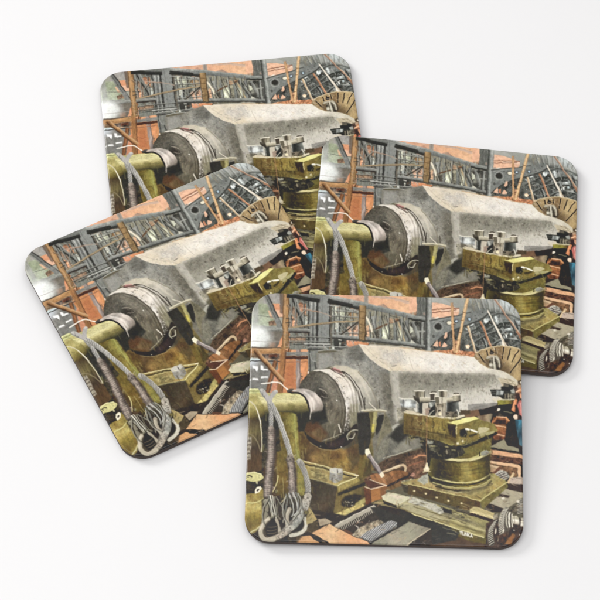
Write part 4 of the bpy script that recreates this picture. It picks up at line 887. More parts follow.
    E((66, 58, 50), 439.2, 411.2, 1.5, 1, noise='none', soft=.8); E((244, 230, 192), 440, 414, 1.7, 1.4, noise='none', soft=1); L((116, 106, 92), [(442.6, 406), (443, 416)], .8, alpha=.8)
    P((86, 96, 98), [(446.6, 402), (459, 401), (459, 412), (456, 415.6), (447, 412)], noise='metal', grad=((446, 407), (460, 407), (44, 52, 56), (60, 72, 76), (112, 122, 120), (140, 144, 136)))
    P((124, 114, 96), [(446, 412), (457, 411.6), (456, 416.6), (446, 416.6)], noise='mess', soft=.8); L((220, 214, 198), [(456.6, 409.6), (459.4, 415.6)], 1); L((216, 208, 184), [(458, 416), (464, 415.6)], 1.4)
    # swivel bars and square heads
    P((92, 86, 74), [(413, 395.4), (420, 397), (420.4, 401), (417, 401.6), (413.6, 399)], noise='metal'); P((66, 60, 52), [(414, 398), (420, 398.6), (420, 401.4), (417, 401.6)], noise='none', soft=.8)
    P((176, 168, 146), [(419, 397.6), (430, 398), (430, 402.4), (419.6, 401.6)], noise='stone', grad=((424, 397), (424, 402), (196, 188, 166), (166, 158, 136), (110, 102, 88))); L((222, 214, 194), [(420, 397), (430, 397.6)], .9)
    P((160, 153, 131), [(415, 391), (424, 391), (424.2, 397), (415.6, 396.6)], noise='stone', grad=((415, 394), (424, 394), (84, 78, 64), (116, 108, 90), (168, 160, 138), (160, 152, 130), (176, 168, 146))); L((234, 228, 212), [(415, 390.6), (424, 390.8)], 1); L((84, 78, 66), [(424.3, 391.4), (424.3, 397)], .7)
    L((74, 66, 56), [(420.4, 391.6), (420.4, 396.6)], .6, alpha=.6)
    P((84, 76, 64), [(430, 393.6), (434.8, 393.6), (434.8, 400), (430.4, 400)], noise='metal'); P((200, 192, 172), [(434.4, 393.8), (437.4, 394.6), (437.2, 400), (434.6, 400)], noise='stone'); L((236, 228, 212), [(430, 393), (436.4, 393.2)], 1); L((92, 82, 68), [(431, 392), (433, 391.2), (435.6, 391.8)], .9, sm=True)
    P((112, 104, 86), [(435, 397), (439, 397), (439, 403), (435.6, 402.6)], noise='metal'); P((204, 196, 178), [(439, 397), (442, 396.6), (442.4, 403), (439, 403)], noise='stone'); L((226, 218, 202), [(435, 396.6), (441, 396.2)], .8)
    P((204, 196, 176), [(441.6, 397), (446.4, 397), (446.2, 402.4), (441.8, 402.6)], noise='stone'); L((110, 100, 84), [(442, 397.4), (442, 402.6)], .7)
    P((150, 144, 122), [(438.6, 390.8), (447, 391.2), (446.8, 396.8), (439.2, 396.6)], noise='stone', grad=((439, 394), (447, 394), (78, 72, 60), (112, 104, 88), (192, 184, 164), (172, 164, 142))); L((238, 232, 216), [(438.6, 390.4), (447, 390.8)], 1.1); L((84, 76, 64), [(442.2, 391.6), (442.4, 396.6)], .7)
    P((178, 170, 146), [(446.2, 398.2), (452.6, 396.4), (453.2, 401), (446.8, 402.4)], noise='stone', grad=((449, 397), (449, 402), (206, 198, 176), (168, 160, 138), (96, 90, 78)))
    P((152, 146, 122), [(452.6, 395), (460, 395), (459.8, 400.8), (456, 402), (453, 401.4)], noise='stone', grad=((452.6, 398), (460, 398), (188, 180, 158), (150, 142, 120), (92, 86, 72))); L((228, 220, 202), [(452.4, 394.6), (459.6, 394.6)], .9); L((88, 80, 68), [(453.4, 393.6), (456, 392.9), (458.6, 393.5)], .8, sm=True); L((56, 52, 46), [(453, 402), (460, 401)], .9)
    P((176, 164, 92), [(462, 462), (470, 462), (471, 481), (463, 481)], noise='metal', soft=5, alpha=.45)
    P((64, 56, 34), [(484, 456), (491, 452), (491, 478), (485, 480)], noise='metal', soft=4, alpha=.5)
    P((60, 54, 40), [(430, 456), (442, 460), (444, 482), (432, 478)], noise='metal', soft=6, alpha=.5)
    P((206, 196, 138), [(462, 492), (480, 485), (494, 482), (486, 490), (474, 496)], noise='stone', soft=5, alpha=.45)
    P((70, 60, 40), [(436, 484), (450, 489), (470, 491), (486, 487), (490, 482), (488, 489), (470, 494), (448, 492)], noise='metal', soft=3, alpha=.5)
    # hanging line and brass weight
    L((170, 126, 90), [(426.6, 416), (426.6, 440), (426.4, 464)], .8, alpha=.85)
    P((168, 168, 152), [(417, 481), (422, 476), (428, 474), (428, 483), (424, 485)], noise='speck', soft=1.2)
    P((226, 212, 174), [(426, 463), (427.4, 463), (428, 466.4), (430, 469.4), (428.6, 471.8), (424, 471.8), (423.4, 469.4), (425.4, 466.6)], noise='calm'); E((246, 238, 212), 426.8, 468.6, 1.2, 1.6, noise='none', soft=1); L((196, 180, 140), [(423, 472.4), (430.6, 472)], 1)

    scatter(60, 412, 484, 480, 508, [(62, 54, 36), (120, 106, 60), (84, 70, 44)], 5, 1, 15, 12, .5, 62)
    scatter(40, 440, 476, 505, 498, [(150, 136, 84), (190, 180, 120), (124, 110, 66)], 5, 1, 12, 14, .45, 63)
    # --- screw, worm and gears at lower right
    P((206, 188, 134), [(470, 509.6), (474, 507), (482, 509), (494.4, 513.4), (493.6, 519.6), (484, 517.6), (470, 513)], noise='hor', grad=((483, 508), (480, 519), (184, 166, 112), (222, 206, 150), (150, 126, 82)))
    L((66, 42, 34), [(471, 514.4), (480, 517.4), (492, 521)], 2.6); P((150, 140, 118), [(493, 516), (498, 514), (499, 520), (493, 521)], noise='mess')
    P((74, 56, 48), [(486, 524), (500, 518), (512, 524), (524, 526), (520, 540), (506, 548), (486, 548)], noise='mess', soft=1.5)
    gear1 = [(498.6, 519.6), (494.6, 527), (493, 535), (494.6, 545), (490, 546), (487.4, 541), (487.8, 534), (490, 527.4), (494.6, 521.4)]
    P((112, 106, 94), gear1, noise='metal', sm=True, soft=1, grad=((490, 522), (492, 545), (150, 144, 126), (120, 112, 100), (84, 76, 68)))
    for k in range(12):
        y = 522 + k * 2.0; x = 489.2 + (y - 536) ** 2 * .024
        L((206, 200, 184), [(x - .6, y + 1.4), (x + 3.0, y - 1.0)], .8, sm=True, alpha=.85); L((50, 44, 40), [(x - .4, y + 2.3), (x + 3.2, y - .1)], .7, alpha=.9)
    P((92, 84, 74), [(500, 516), (509, 509), (512, 514), (511, 527), (508, 535), (501, 536), (499, 526)], noise='metal', soft=1)
    gear2 = [(505, 507.6), (508.6, 509.4), (506, 515), (504.4, 522), (504, 529), (504.6, 535), (500.6, 535), (498.6, 528), (499, 520), (501, 513)]
    P((156, 150, 134), gear2, noise='metal', sm=True, soft=1, grad=((500, 512), (502, 535), (190, 182, 162), (150, 142, 126), (96, 92, 82)))
    for k in range(14):
        y = 510 + k * 1.8; x = 499.4 + (y - 528) ** 2 * .015
        L((226, 220, 204), [(x - .4, y + 1.2), (x + 2, y + .2), (x + 4.4, y - 1.8)], .75, sm=True, alpha=.85); L((60, 54, 48), [(x - .3, y + 2), (x + 2.2, y + 1), (x + 4.6, y - 1)], .7, sm=True, alpha=.9)
    P((104, 98, 86), [(506.6, 512), (512, 513.4), (514, 520), (512, 528), (506, 528), (505, 520)], noise='metal', soft=1)
    for x, c, w in ((506.6, (196, 190, 172), 1.1), (507.8, (82, 76, 66), .8), (509, (232, 226, 210), 1.3), (510.3, (92, 86, 76), .8), (511.6, (214, 206, 190), 1.1)):
        L(c, [(x + 1.8, 512.4), (x + .2, 517), (x, 522), (x + .9, 527.6)], w, sm=True)
    P((222, 212, 192), [(511.8, 516.6), (517, 516.8), (519.4, 519), (519, 525.6), (513, 524.6)], noise='vert', grad=((514, 516), (513, 526), (176, 168, 144), (246, 240, 226), (206, 196, 176), (110, 98, 84)))
    L((120, 110, 96), [(514.6, 517), (514, 524.6)], .7, alpha=.8); L((62, 54, 48), [(519.6, 519), (519.4, 526)], 1)
    P((240, 232, 216), [(520.2, 521.6), (526, 520.6), (526, 527.6), (520.6, 527)], noise='metal', grad=((521, 521), (521, 527.6), (206, 198, 180), (250, 244, 232), (160, 148, 130))); P((196, 190, 172), [(521, 518.4), (526, 517), (526, 520), (521.4, 521)], noise='metal')
    P((96, 88, 72), [(509, 511), (517, 504), (519, 516), (513, 515)], noise='mess', soft=1.2)
    P((116, 110, 98), [(518, 501), (526, 496), (526, 516), (519, 514.6)], noise='metal')
    for k in range(9):
        L((206, 200, 184), [(518, 502 + k * 1.6), (521, 500.6 + k * 1.6), (525, 500.8 + k * 1.6)], .75, sm=True, alpha=.85); L((56, 50, 46), [(518, 502.8 + k * 1.6), (521, 501.4 + k * 1.6), (525, 501.6 + k * 1.6)], .7, sm=True, alpha=.85)
    E((222, 214, 196), 518, 502, 1.4, 1.2, noise='none', soft=1)
    E((214, 204, 186), 495.6, 531.6, .9, 2.8, 8, noise='none', soft=1); E((222, 214, 198), 503.4, 531.6, .7, 2.2, 4, noise='none', soft=1); L((160, 146, 126), [(499, 536), (498, 542)], .9, alpha=.8)
    P((150, 108, 66), [(507, 541), (513, 534), (515.6, 536), (511, 545), (505, 545)], noise='olive', soft=1.2); P((92, 60, 44), [(498, 536), (508, 532), (508, 540), (500, 544)], noise='mess', soft=2, alpha=.8)
    E((222, 214, 206), 519.6, 535.4, .6, .8, noise='none'); E((206, 200, 190), 514, 531, .8, .5, noise='none')

    # --- pot at the left edge
    P((152, 136, 66), [(242, 492), (262, 486), (265, 496), (263, 510), (261, 526), (256, 533), (242, 536)], noise='olive', grad=((254, 492), (254, 532), (166, 152, 84), (196, 186, 112), (160, 144, 66), (128, 112, 56), (150, 134, 72)))
    L((206, 198, 132), [(243, 503.6), (252, 503.6), (260, 501.4), (264.4, 499)], 1.1, sm=True); L((196, 190, 146), [(248, 534), (256, 530.6), (261, 526)], 1.2)
    P((66, 58, 44), [(242, 479), (264, 476), (264, 486), (258, 493), (242, 495)], noise='mess', soft=1)
    E((204, 198, 134), 253, 477.6, 10.6, 4.6, noise='metal'); L((228, 224, 168), [(245, 473.6), (254, 472.8), (261, 474.6)], 1, sm=True); L((70, 62, 44), [(247, 476), (250, 475.6), (252, 477)], 1.1); L((90, 80, 56), [(246, 478), (249, 477.6)], .8)
    P((232, 226, 204), [(254.6, 490.6), (256.6, 487), (261, 486.6), (262, 489), (259.6, 492.6), (255, 494)], noise='calm'); E((60, 50, 42), 257.8, 490.6, 1.6, 1, -35, noise='none')
    E((196, 190, 150), 257, 483, 1, 1.2, noise='none'); P((60, 52, 48), [(250, 536), (262, 530), (266, 545), (252, 545)], noise='metal', soft=1)
    P((64, 56, 46), [(262, 500), (306, 496), (308, 530), (296, 545), (264, 545)], noise='mess', soft=2, alpha=.75)
    L((206, 196, 136), [(278, 476), (276.6, 484), (272.6, 492)], 1.1, sm=True); L((176, 166, 110), [(283, 478), (284, 500)], .8, alpha=.6); E((150, 140, 100), 276.4, 491.6, 1.4, 1.8, 20, noise='mess')
    L((186, 176, 140), [(277, 509), (286, 497)], .8)
    # --- wire ropes
    rope([(275.6, 391.6), (272, 396), (269.6, 403), (271, 414), (271, 424), (270.6, 434)], 4.4, (186, 183, 180), (92, 90, 92), 1.9)
    L((138, 126, 116), [(271, 429), (271.4, 440), (271.6, 452), (270, 466), (268.6, 480), (267.4, 497)], 6.5, 8, noise='mess', soft=1)
    stripes([(268, 430), (275, 430), (276, 455), (273, 480), (271, 497), (264, 497), (264.6, 480), (267, 455)], (164, 150, 138), (96, 86, 78), 86, 2.1, .6, alpha=.5)
    scatter(70, 265, 430, 275, 496, [(92, 76, 74), (186, 168, 160), (112, 96, 92)], 2.4, .8, 5, 35, .7, 32)
    rope([(262, 391), (266, 396.6), (271, 404), (276, 413), (280, 423), (284, 434), (288, 446), (291.6, 460)], 5.2, (194, 191, 186), (92, 90, 92), 2.1)
    P((182, 178, 176), [(262, 390), (265, 391), (269, 396), (274, 391), (276.6, 392), (273, 398), (270, 404), (266, 400)], noise='stone', soft=.8)
    L((138, 126, 116), [(290, 458), (292, 470), (292.6, 482), (293, 496)], 7, 8, noise='mess', soft=1)
    scatter(64, 288, 456, 297, 494, [(96, 82, 78), (190, 174, 164), (120, 104, 98), (156, 140, 120)], 2.4, .8, -10, 35, .7, 33)
    for pts, w in (([(271, 430), (271.4, 440), (271.6, 452), (270, 466), (268.6, 480), (267.4, 497)], 8), ([(290, 459), (292, 470), (292.6, 482), (293, 496)], 8)):
        L((74, 62, 58), [(a + w * .42, b) for a, b in pts], 2.2, sm=True, soft=1.6, alpha=.75); L((92, 80, 76), [(a - w * .46, b) for a, b in pts], 1.2, sm=True, soft=1.2, alpha=.7); L((186, 170, 160), [(a - w * .15, b) for a, b in pts], 2, sm=True, soft=1.8, alpha=.5, noise='speck')
    P((62, 56, 44), [(264, 498), (280, 496), (282, 530), (270, 538), (264, 530)], noise='olive', soft=2, alpha=.7)
    for pts, c, w in (([(264.4, 501), (267.4, 501), (270, 507), (271.6, 515), (273, 523)], (176, 172, 154), 1), ([(270.4, 496), (271.4, 505), (273, 514), (274, 523)], (214, 212, 198), 1.3), ([(272.4, 496), (273.6, 506), (275.4, 516), (276, 521)], (196, 194, 180), 1.2),
                      ([(268.4, 496), (269.6, 503), (271.8, 512)], (130, 130, 120), 1), ([(274.4, 497), (276, 508), (276.6, 518)], (150, 150, 138), 1), ([(271.8, 497), (272.6, 508), (274.6, 520)], (70, 68, 60), .8),
                      ([(286.6, 495), (287, 502), (285.6, 512)], (110, 116, 112), 1.6), ([(289, 494), (292, 502), (293.6, 511), (292, 517)], (166, 172, 168), 1.3), ([(290.6, 493), (294, 501), (296, 510)], (70, 74, 72), 1), ([(293, 493), (296.6, 502), (297.6, 511), (294, 516)], (176, 182, 178), 1.4), ([(296, 493), (298.6, 502), (298, 511)], (116, 124, 122), 1.2), ([(288.4, 496), (290.4, 505), (290.8, 515)], (92, 94, 88), 1)):
        L(c, pts, w, sm=True, noise='stone')
    L((150, 144, 122), [(265, 502), (267, 508), (266, 515), (263, 522)], 3.2, sm=True, noise='stone', alpha=.85)
    P((50, 44, 40), [(267, 526), (271, 519), (276, 520), (277.6, 530), (274, 536), (267, 537)], noise='metal', soft=1.2, sm=True)
    for y in (527, 530.6, 533.6):
        L((122, 112, 92), [(267.6, y + .5), (272, y + .8), (276.4, y - .6)], .8, sm=True, alpha=.8)
    L((166, 158, 140), [(276.4, 520), (279, 526), (279.6, 533)], 3, sm=True, noise='stone'); P((60, 52, 46), [(279, 519), (286, 521), (286.6, 530), (281, 531), (279.6, 525)], noise='mess', soft=1)
    P((50, 46, 42), [(292, 533), (298, 526), (303, 521), (305, 527), (300, 533), (294, 536)], noise='mess', soft=1)
    L((196, 192, 176), [(304.6, 519), (306, 525), (303.6, 531), (298, 534.6), (291, 536)], 3.8, sm=True, noise='stone'); L((222, 218, 206), [(305.4, 520), (305.8, 526), (302.6, 531)], 1, sm=True, alpha=.7); L((96, 90, 80), [(303, 521), (303.6, 527), (300, 531.6), (294, 533.6)], .8, sm=True, alpha=.8)
    L((170, 160, 142), [(289.6, 509.6), (287.4, 516), (287, 523), (288.6, 530)], 4, sm=True, noise='stone'); L((212, 204, 186), [(288.6, 510.6), (286.4, 517), (286.2, 524)], 1, sm=True, alpha=.7); L((80, 74, 66), [(291.4, 511), (289.4, 518), (289.4, 525)], .8, sm=True, alpha=.8)
    rope([(299.4, 461.6), (303, 468), (306, 476), (308, 486), (307.8, 496), (305.6, 505), (303, 511)], 5.4, (178, 174, 166), (100, 96, 92), 1.9)
    strap = [(308, 497), (303.6, 511), (295.4, 524), (284.6, 534), (273, 539.6), (266, 540.6)]
    L((70, 64, 56), strap, 9.6, 6, sm=True, soft=1.6, alpha=.55)
    L((174, 166, 152), strap, 7.4, 4.4, sm=True, noise='speck', soft=.9, grad=((306, 500), (270, 538), (150, 154, 152), (162, 162, 154), (178, 166, 150), (188, 172, 152)))
    L((206, 200, 188), [(303.6, 500), (299.6, 511), (291.4, 522), (282, 531)], 2, sm=True, alpha=.55, soft=1.6); scatter(60, 276, 506, 306, 538, [(92, 86, 78)], .01, 1, None, 0, 0, 34)
    r = np.random.default_rng(77); sp = smooth(strap, False, 14)
    for k in range(120):
        q = sp[r.integers(len(sp) - 12)] + r.normal(0, 2.0, 2)
        E(((84, 78, 70), (216, 210, 196), (110, 104, 96))[k % 3], q[0], q[1], r.uniform(.35, .8), r.uniform(.3, .6), noise='none', soft=.7, alpha=.8)
    hook = [(268.6, 519), (264, 523.6), (261.2, 530), (261.6, 536.6), (266, 540.6), (274, 539.6)]
    L((78, 70, 58), [(a + .8, b + .6) for a, b in hook], 4.8, sm=True, soft=1.4, alpha=.6)
    L((184, 174, 154), hook, 3.8, 4.6, sm=True, noise='stone'); L((220, 210, 192), [(267.4, 519.4), (262.8, 524.6), (260.4, 531)], 1.3, sm=True, alpha=.8); L((104, 94, 80), [(270, 521), (266, 526), (263.8, 531), (264.4, 535.4), (268, 538)], .8, sm=True, alpha=.8)
    P((170, 158, 108), [(309, 507), (316, 518), (306.6, 526), (306, 521)], noise='olive', soft=.8, alpha=.9); E((110, 100, 60), 306.6, 513, 2.4, 2, noise='mess', soft=1)
    for pts, c, w in (([(268, 500), (264, 508), (262.6, 518), (265, 527)], (150, 146, 130), 1.3), ([(276, 497), (281, 505), (285, 514), (283, 523)], (140, 138, 124), 1.2), ([(286, 497), (283, 506), (283.6, 517), (288, 525)], (160, 158, 146), 1.3), ([(298, 494), (301, 502), (299, 512), (293, 520)], (170, 170, 160), 1.3),
                      ([(279, 500), (277.6, 510), (279.4, 520)], (120, 116, 100), 1), ([(301, 506), (303.4, 513), (301, 522), (295, 529)], (140, 140, 130), 1.2), ([(266, 512), (270, 518), (276, 516), (281, 520)], (130, 124, 106), 1.1)):
        L((58, 52, 44), [(a + .8, b + .4) for a, b in pts], w, sm=True, alpha=.7); L(c, pts, w, sm=True, noise='stone', alpha=.9)
    scatter(90, 372, 505, 460, 546, [(96, 90, 82), (40, 36, 34), (136, 128, 110), (80, 66, 54)], 5, .7, -28, 10, .5, 71)
    scatter(70, 486, 452, 524, 512, [(60, 48, 42), (196, 176, 150), (120, 96, 76), (150, 134, 112)], 4, .8, 12, 25, .55, 72)
    scatter(60, 440, 505, 490, 538, [(112, 100, 62), (196, 186, 136), (84, 74, 46)], 7, .7, 18, 4, .5, 73)
    scatter(60, 362, 470, 414, 506, [(84, 60, 44), (176, 130, 88), (120, 84, 56), (206, 170, 128)], 4, .8, -20, 22, .5, 74)
    scatter(50, 300, 505, 345, 546, [(60, 52, 44), (176, 150, 116), (120, 100, 76)], 4, .8, -24, 26, .5, 75)
    # --- signature in the corner, small hand-drawn capitals along the bed's edge
    def sig(pts, dx, dy):
        L((244, 242, 236), [(dx + x, dy + y + .22 * x) for x, y in pts], 1.0, soft=.9, alpha=.85)
    sx, sy = 460.2, 532.3
    for k, strokes in enumerate(([[(0, 0), (2, 0)], [(1, 0), (1, 2.6)]], [[(0, 0), (.1, 2.2), (1.8, 2.2), (1.9, 0)]], [[(0, 2.7), (0, 0), (1.9, 2.5), (1.9, 0)]],
                                 [[(0, 2.7), (0, 0)], [(1.8, 0), (0, 1.5), (1.9, 2.7)]], [[(0, 2.7), (1.1, 0), (2.2, 2.7)], [(.5, 1.8), (1.7, 1.8)]])):
        for st in strokes:
            sig(st, sx + k * 2.6, sy + k * .57 + (0 if k else -.3))


def gauss(a, r):
    """Blur by r picture units."""
    fy = np.fft.fftfreq(CH)[:, None]; fx = np.fft.rfftfreq(CW)[None, :]
    k = np.exp(-2 * (math.pi * r * SC) ** 2 * (fx * fx + fy * fy))
    return np.fft.irfft2(np.fft.rfft2(a, axes=(0, 1)) * (k if a.ndim == 2 else k[..., None]), s=(CH, CW), axes=(0, 1)).astype(np.float32)


def develop():
    """What the camera and the printing press did to the picture: wavering outlines, grime, local contrast."""
    global CV
    dx = .13 * vnoise(1.6, 1.6, 15, 31) + .22 * vnoise(5, 5, 40, 32); dy = .13 * vnoise(1.6, 1.6, 25, 33) + .22 * vnoise(5, 5, 60, 34)
    x = np.clip((XX - PX0 + dx) * SC - .5, 0, CW - 1.01); y = np.clip((YY - PY0 + dy) * SC - .5, 0, CH - 1.01)
    i, j = x.astype(int), y.astype(int); fx, fy = (x - i)[..., None], (y - j)[..., None]
    CV = (CV[j, i] * (1 - fx) + CV[j, i + 1] * fx) * (1 - fy) + (CV[j + 1, i] * (1 - fx) + CV[j + 1, i + 1] * fx) * fy
    lum = CV @ np.array([.3, .6, .1], np.float32)
    # grime: dark veins and pits, strongest in the middle tones
    vein = 1 - np.abs(vnoise(1.5, 1.5, 50, 41)) * 1.3; vein = np.clip(vein, 0, 1) ** 4
    vein2 = np.clip(1 - np.abs(vnoise(1.1, 3.6, 12, 42)) * 1.5, 0, 1) ** 3
    patch = np.clip(vnoise(9, 9, 0, 43) * .5 + .5, 0, 1)
    mid = np.clip(1 - np.abs(lum - 105) / 110, 0.15, 1)
    k = 1 - mid * ((.05) * vein * patch + .05 * vein2 * (1 - patch)) + mid * (.02 * vnoise(.5, .5, 5, 47))
    CV = CV * k[..., None]
    CV = gauss(CV, .22)
    lum = CV @ np.array([.3, .6, .1], np.float32)
    d = .16 * np.clip(lum - gauss(lum, 9), -50, 50) + .22 * np.clip(lum - gauss(lum, .7), -40, 40)
    CV = CV * (1 + np.clip(d / (lum + 12), -.6, .8))[..., None]
    lum = CV @ np.array([.3, .6, .1], np.float32); CV = lum[..., None] + (CV - lum[..., None]) * .88; CV = CV * np.array([1.005, 1.0, .975], np.float32)
    CV = CV + (1.4 * vnoise(.6, .6, 0, 45))[..., None] + 1.0 * np.stack([vnoise(1.3, 1.3, 9 * q, 46 + q) for q in range(3)], -1)
    CV = np.clip(CV, 14, 250)


# ---------------------------------------------------------------- materials
def new_mat(name):
    m = bpy.data.materials.new(name); m.use_nodes = True
    return m, m.node_tree.nodes, m.node_tree.links, m.node_tree.nodes['Principled BSDF']


def mat_table():
    m, n, l, b = new_mat('white_laminate')
    tc = n.new('ShaderNodeTexCoord'); nz = n.new('ShaderNodeTexNoise'); nz.inputs['Scale'].default_value = 9; nz.inputs['Detail'].default_value = 5
    rp = n.new('ShaderNodeValToRGB'); rp.color_ramp.elements[0].color = (.79, .785, .785, 1); rp.color_ramp.elements[1].color = (.815, .812, .81, 1)
    l.new(tc.outputs['Object'], nz.inputs['Vector']); l.new(nz.outputs['Fac'], rp.inputs['Fac']); l.new(rp.outputs['Color'], b.inputs['Base Color'])
    n2 = n.new('ShaderNodeTexNoise'); n2.inputs['Scale'].default_value = 900; n2.inputs['Detail'].default_value = 3
    bp = n.new('ShaderNodeBump'); bp.inputs['Strength'].default_value = .03; bp.inputs['Distance'].default_value = .0004
    l.new(tc.outputs['Object'], n2.inputs['Vector']); l.new(n2.outputs['Fac'], bp.inputs['Height']); l.new(bp.outputs['Normal'], b.inputs['Normal'])
    b.inputs['Roughness'].default_value = .62; b.inputs['Specular IOR Level'].default_value = .25
    return m


def mat_board():
    m, n, l, b = new_mat('dark_hardboard')
    tc = n.new('ShaderNodeTexCoord'); mp = n.new('ShaderNodeMapping'); mp.inputs['Scale'].default_value = (700, 700, 2600)
    nz = n.new('ShaderNodeTexNoise'); nz.inputs['Scale'].default_value = 1; nz.inputs['Detail'].default_value = 4
    rp = n.new('ShaderNodeValToRGB'); rp.color_ramp.elements[0].color = (.020, .011, .008, 1); rp.color_ramp.elements[1].color = (.060, .034, .023, 1)
    rp.color_ramp.elements[0].position = .3; rp.color_ramp.elements[1].position = .75
    l.new(tc.outputs['Object'], mp.inputs['Vector']); l.new(mp.outputs['Vector'], nz.inputs['Vector']); l.new(nz.outputs['Fac'], rp.inputs['Fac']); l.new(rp.outputs['Color'], b.inputs['Base Color'])
    bp = n.new('ShaderNodeBump'); bp.inputs['Strength'].default_value = .25; bp.inputs['Distance'].default_value = .0002
    l.new(nz.outputs['Fac'], bp.inputs['Height']); l.new(bp.outputs['Normal'], b.inputs['Normal'])
    b.inputs['Roughness'].default_value = .6
    return m


def mat_print():
    m, n, l, b = new_mat('glossy_print')
    at = n.new('ShaderNodeVertexColor'); at.layer_name = 'print'
    tc = n.new('ShaderNodeTexCoord')
    nz = n.new('ShaderNodeTexNoise'); nz.inputs['Scale'].default_value = 5200; nz.inputs['Detail'].default_value = 1.5
    rp = n.new('ShaderNodeMapRange'); rp.inputs['From Min'].default_value = .25; rp.inputs['From Max'].default_value = .75; rp.inputs['To Min'].default_value = .965; rp.inputs['To Max'].default_value = 1.035
    mx = n.new('ShaderNodeMix'); mx.data_type = 'RGBA'; mx.blend_type = 'MULTIPLY'; mx.inputs[0].default_value = 1.0
    l.new(tc.outputs['Object'], nz.inputs['Vector']); l.new(nz.outputs['Fac'], rp.inputs['Value'])
    l.new(at.outputs['Color'], mx.inputs[6]); l.new(rp.outputs['Result'], mx.inputs[7]); l.new(mx.outputs[2], b.inputs['Base Color'])
    b.inputs['Roughness'].default_value = .26; b.inputs['Specular IOR Level'].default_value = .5
    n2 = n.new('ShaderNodeTexNoise'); n2.inputs['Scale'].default_value = 260; n2.inputs['Detail'].default_value = 2
    bp = n.new('ShaderNodeBump'); bp.inputs['Strength'].default_value = .05; bp.inputs['Distance'].default_value = .0003
    l.new(tc.outputs['Object'], n2.inputs['Vector']); l.new(n2.outputs['Fac'], bp.inputs['Height']); l.new(bp.outputs['Normal'], b.inputs['Normal'])
    return m


# ---------------------------------------------------------------- meshes of one coaster
QUAD = np.array([(252.4, 291.5), (520.3, 298.6), (524.2, 548.6), (244.1, 541.1)])   # the print's square as drawn above
HALO, GAIN, SATUR = 0.022, 0.94, 0.98


def homography(q):
    src = [(0, 0), (1, 0), (1, 1), (0, 1)]; A = []; b = []
    for (u, v), (x, y) in zip(src, q):
        A += [[u, v, 1, 0, 0, 0, -u * x, -v * x], [0, 0, 0, u, v, 1, -u * y, -v * y]]; b += [x, y]
    return np.append(np.linalg.solve(np.array(A), np.array(b)), 1).reshape(3, 3)


def print_colours(u, v):
    H = homography(QUAD); w = np.stack([u, v, np.ones_like(u)], -1) @ H.T
    x = np.clip((w[:, 0] / w[:, 2] - PX0) * SC - .5, 0, CW - 1.01); y = np.clip((w[:, 1] / w[:, 2] - PY0) * SC - .5, 0, CH - 1.01)
    i, j = x.astype(int), y.astype(int); fx, fy = (x - i)[:, None], (y - j)[:, None]
    c = (CV[j, i] * (1 - fx) + CV[j, i + 1] * fx) * (1 - fy) + (CV[j + 1, i] * (1 - fx) + CV[j + 1, i + 1] * fx) * fy
    c = np.clip(c / 255.0, 0, 1); lin = np.where(c <= .04045, c / 12.92, ((c + .055) / 1.055) ** 2.4)
    g = lin @ np.array([.2126, .7152, .0722]); lin = g[:, None] + (lin - g[:, None]) * SATUR
    return np.clip((lin - HALO) * GAIN, .003, .88)


def printed_face_mesh(mat):
    N, K = 600, 56
    h = SIDE / 2; a = np.linspace(math.pi / 2, 0, K, endpoint=False)
    top_y = h - RAD + RAD * np.sin(a); top_w = h - RAD + RAD * np.cos(a)
    mid_y = np.linspace(h - RAD, -(h - RAD), N - 2 * K)
    ys = np.concatenate([top_y, mid_y, -top_y[::-1]]); ws = np.concatenate([top_w, np.full(len(mid_y), h), top_w[::-1]])
    s = np.linspace(-1, 1, N)
    X = ws[:, None] * s[None, :]; Y = np.repeat(ys[:, None], N, 1)
    qx, qy = np.abs(X) - (h - RAD), np.abs(Y) - (h - RAD)
    sd = np.hypot(np.maximum(qx, 0), np.maximum(qy, 0)) + np.minimum(np.maximum(qx, qy), 0) - RAD
    r = .0006; d = np.clip(-sd, 0, r); Z = np.sqrt(np.maximum(r * r - (r - d) ** 2, 0)) - r
    co = np.stack([X, Y, Z], -1).reshape(-1, 3)
    idx = np.arange(N * N).reshape(N, N)
    f = np.stack([idx[:-1, :-1], idx[1:, :-1], idx[1:, 1:], idx[:-1, 1:]], -1).reshape(-1, 4)
    me = bpy.data.meshes.new('printed_face')
    me.vertices.add(len(co)); me.vertices.foreach_set('co', co.astype(np.float32).ravel())
    me.loops.add(f.size); me.loops.foreach_set('vertex_index', f.astype(np.int32).ravel())
    me.polygons.add(len(f)); me.polygons.foreach_set('loop_start', np.arange(0, f.size, 4, dtype=np.int32))
    me.update(calc_edges=True); me.validate()
    me.polygons.foreach_set('use_smooth', np.ones(len(f), bool))
    col = np.ones((len(co), 4), np.float32)
    col[:, :3] = print_colours(co[:, 0] / SIDE + .5, .5 - co[:, 1] / SIDE)
    at = me.color_attributes.new('print', 'FLOAT_COLOR', 'POINT'); at.data.foreach_set('color', col.ravel())
    me.materials.append(mat)
    return me


def rounded(h, r, n=14):
    pts = []
    for cx, cy, a0 in ((h - r, h - r, 0), (r - h, h - r, 90), (r - h, r - h, 180), (h - r, r - h, 270)):
        for k in range(n + 1):
            t = math.radians(a0 + 90 * k / n); pts.append((cx + r * math.cos(t), cy + r * math.sin(t)))
    return pts


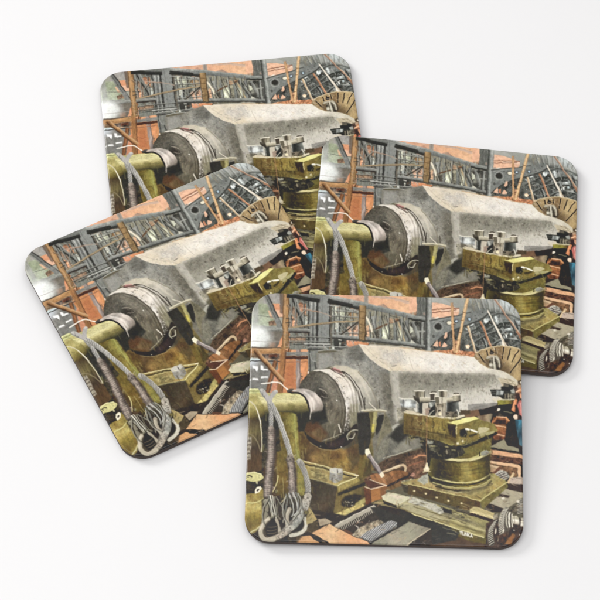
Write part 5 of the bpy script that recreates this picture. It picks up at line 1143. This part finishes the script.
def board_mesh(mat):
    bm = bmesh.new(); h = SIDE / 2 - .00012; rings = []
    for inset, z in ((.0007, -.00035), (.00045, -.0004), (.0, -.00055), (.0, -THICK + .00035), (.0001, -THICK + .0001), (.0004, -THICK)):
        rings.append([bm.verts.new((x, y, z)) for x, y in rounded(h - inset, RAD - inset)])
    for A, B in zip(rings, rings[1:]):
        for i in range(len(A)):
            j = (i + 1) % len(A); bm.faces.new((A[i], B[i], B[j], A[j]))
    bm.faces.new(rings[0]); bm.faces.new(rings[-1][::-1])
    bmesh.ops.recalc_face_normals(bm, faces=bm.faces)
    me = bpy.data.meshes.new('board'); bm.to_mesh(me); bm.free(); me.materials.append(mat)
    for p in me.polygons:
        p.use_smooth = len(p.vertices) == 4
    return me


paint_print()
develop()
face_me, board_me = printed_face_mesh(mat_print()), board_mesh(mat_board())

# ---------------------------------------------------------------- table
tbm = bmesh.new(); bmesh.ops.create_grid(tbm, x_segments=8, y_segments=8, size=1.6)
tme = bpy.data.meshes.new('table_surface'); tbm.to_mesh(tme); tbm.free(); tme.materials.append(mat_table())
table = bpy.data.objects.new('table_surface', tme); bpy.context.collection.objects.link(table)
table['kind'] = 'structure'; table['label'] = 'plain white table surface under the coasters'


# ---------------------------------------------------------------- the four coasters, each resting on those below it
def coaster(label, x, y, yaw, z, sx, sy):
    """x, y, z: middle of the top face; sx, sy: the slope it has from leaning on the coasters below."""
    from mathutils import Matrix, Vector
    nrm = Vector((-sx, -sy, 1)).normalized()
    ax = Vector((math.cos(yaw), math.sin(yaw), sx * math.cos(yaw) + sy * math.sin(yaw))).normalized()
    ay = nrm.cross(ax)
    root = bpy.data.objects.new('coaster', None); bpy.context.collection.objects.link(root)
    root.empty_display_size = .01
    m = Matrix((ax, ay, nrm)).transposed().to_4x4(); base = Vector((x, y, z)) - nrm * THICK
    m.translation = base; root.matrix_world = m
    root['label'] = label; root['category'] = 'coaster'; root['group'] = 'square coasters printed with a machine shop picture'
    for nm, me in (('board', board_me), ('printed_face', face_me)):
        o = bpy.data.objects.new(nm, me); bpy.context.collection.objects.link(o)
        o.parent = root; o.location = (0, 0, THICK)
    return root


PLACES = [
    ('square coaster lying flat at the back of the pile, partly covered by two others', -0.0238388, 0.0585211, 0.1159906, 0.0029000, 0.0, 0.0),
    ('square coaster turned steeply on the slant, overhanging the pile on its left side', -0.0380978, -0.0056100, 0.4808384, 0.0052800, -0.0045892, 0.0393561),
    ('square coaster at the right of the pile, lower left corner covered by the front one', 0.0523630, 0.0176069, -0.0711456, 0.0058100, -0.0614311, 0.0043750),
    ('square coaster on top of the pile nearest the front, its whole picture uncovered', 0.0297383, -0.0537833, -0.0183730, 0.0082500, -0.0114832, 0.1016116),
]


for args in PLACES:
    coaster(*args)
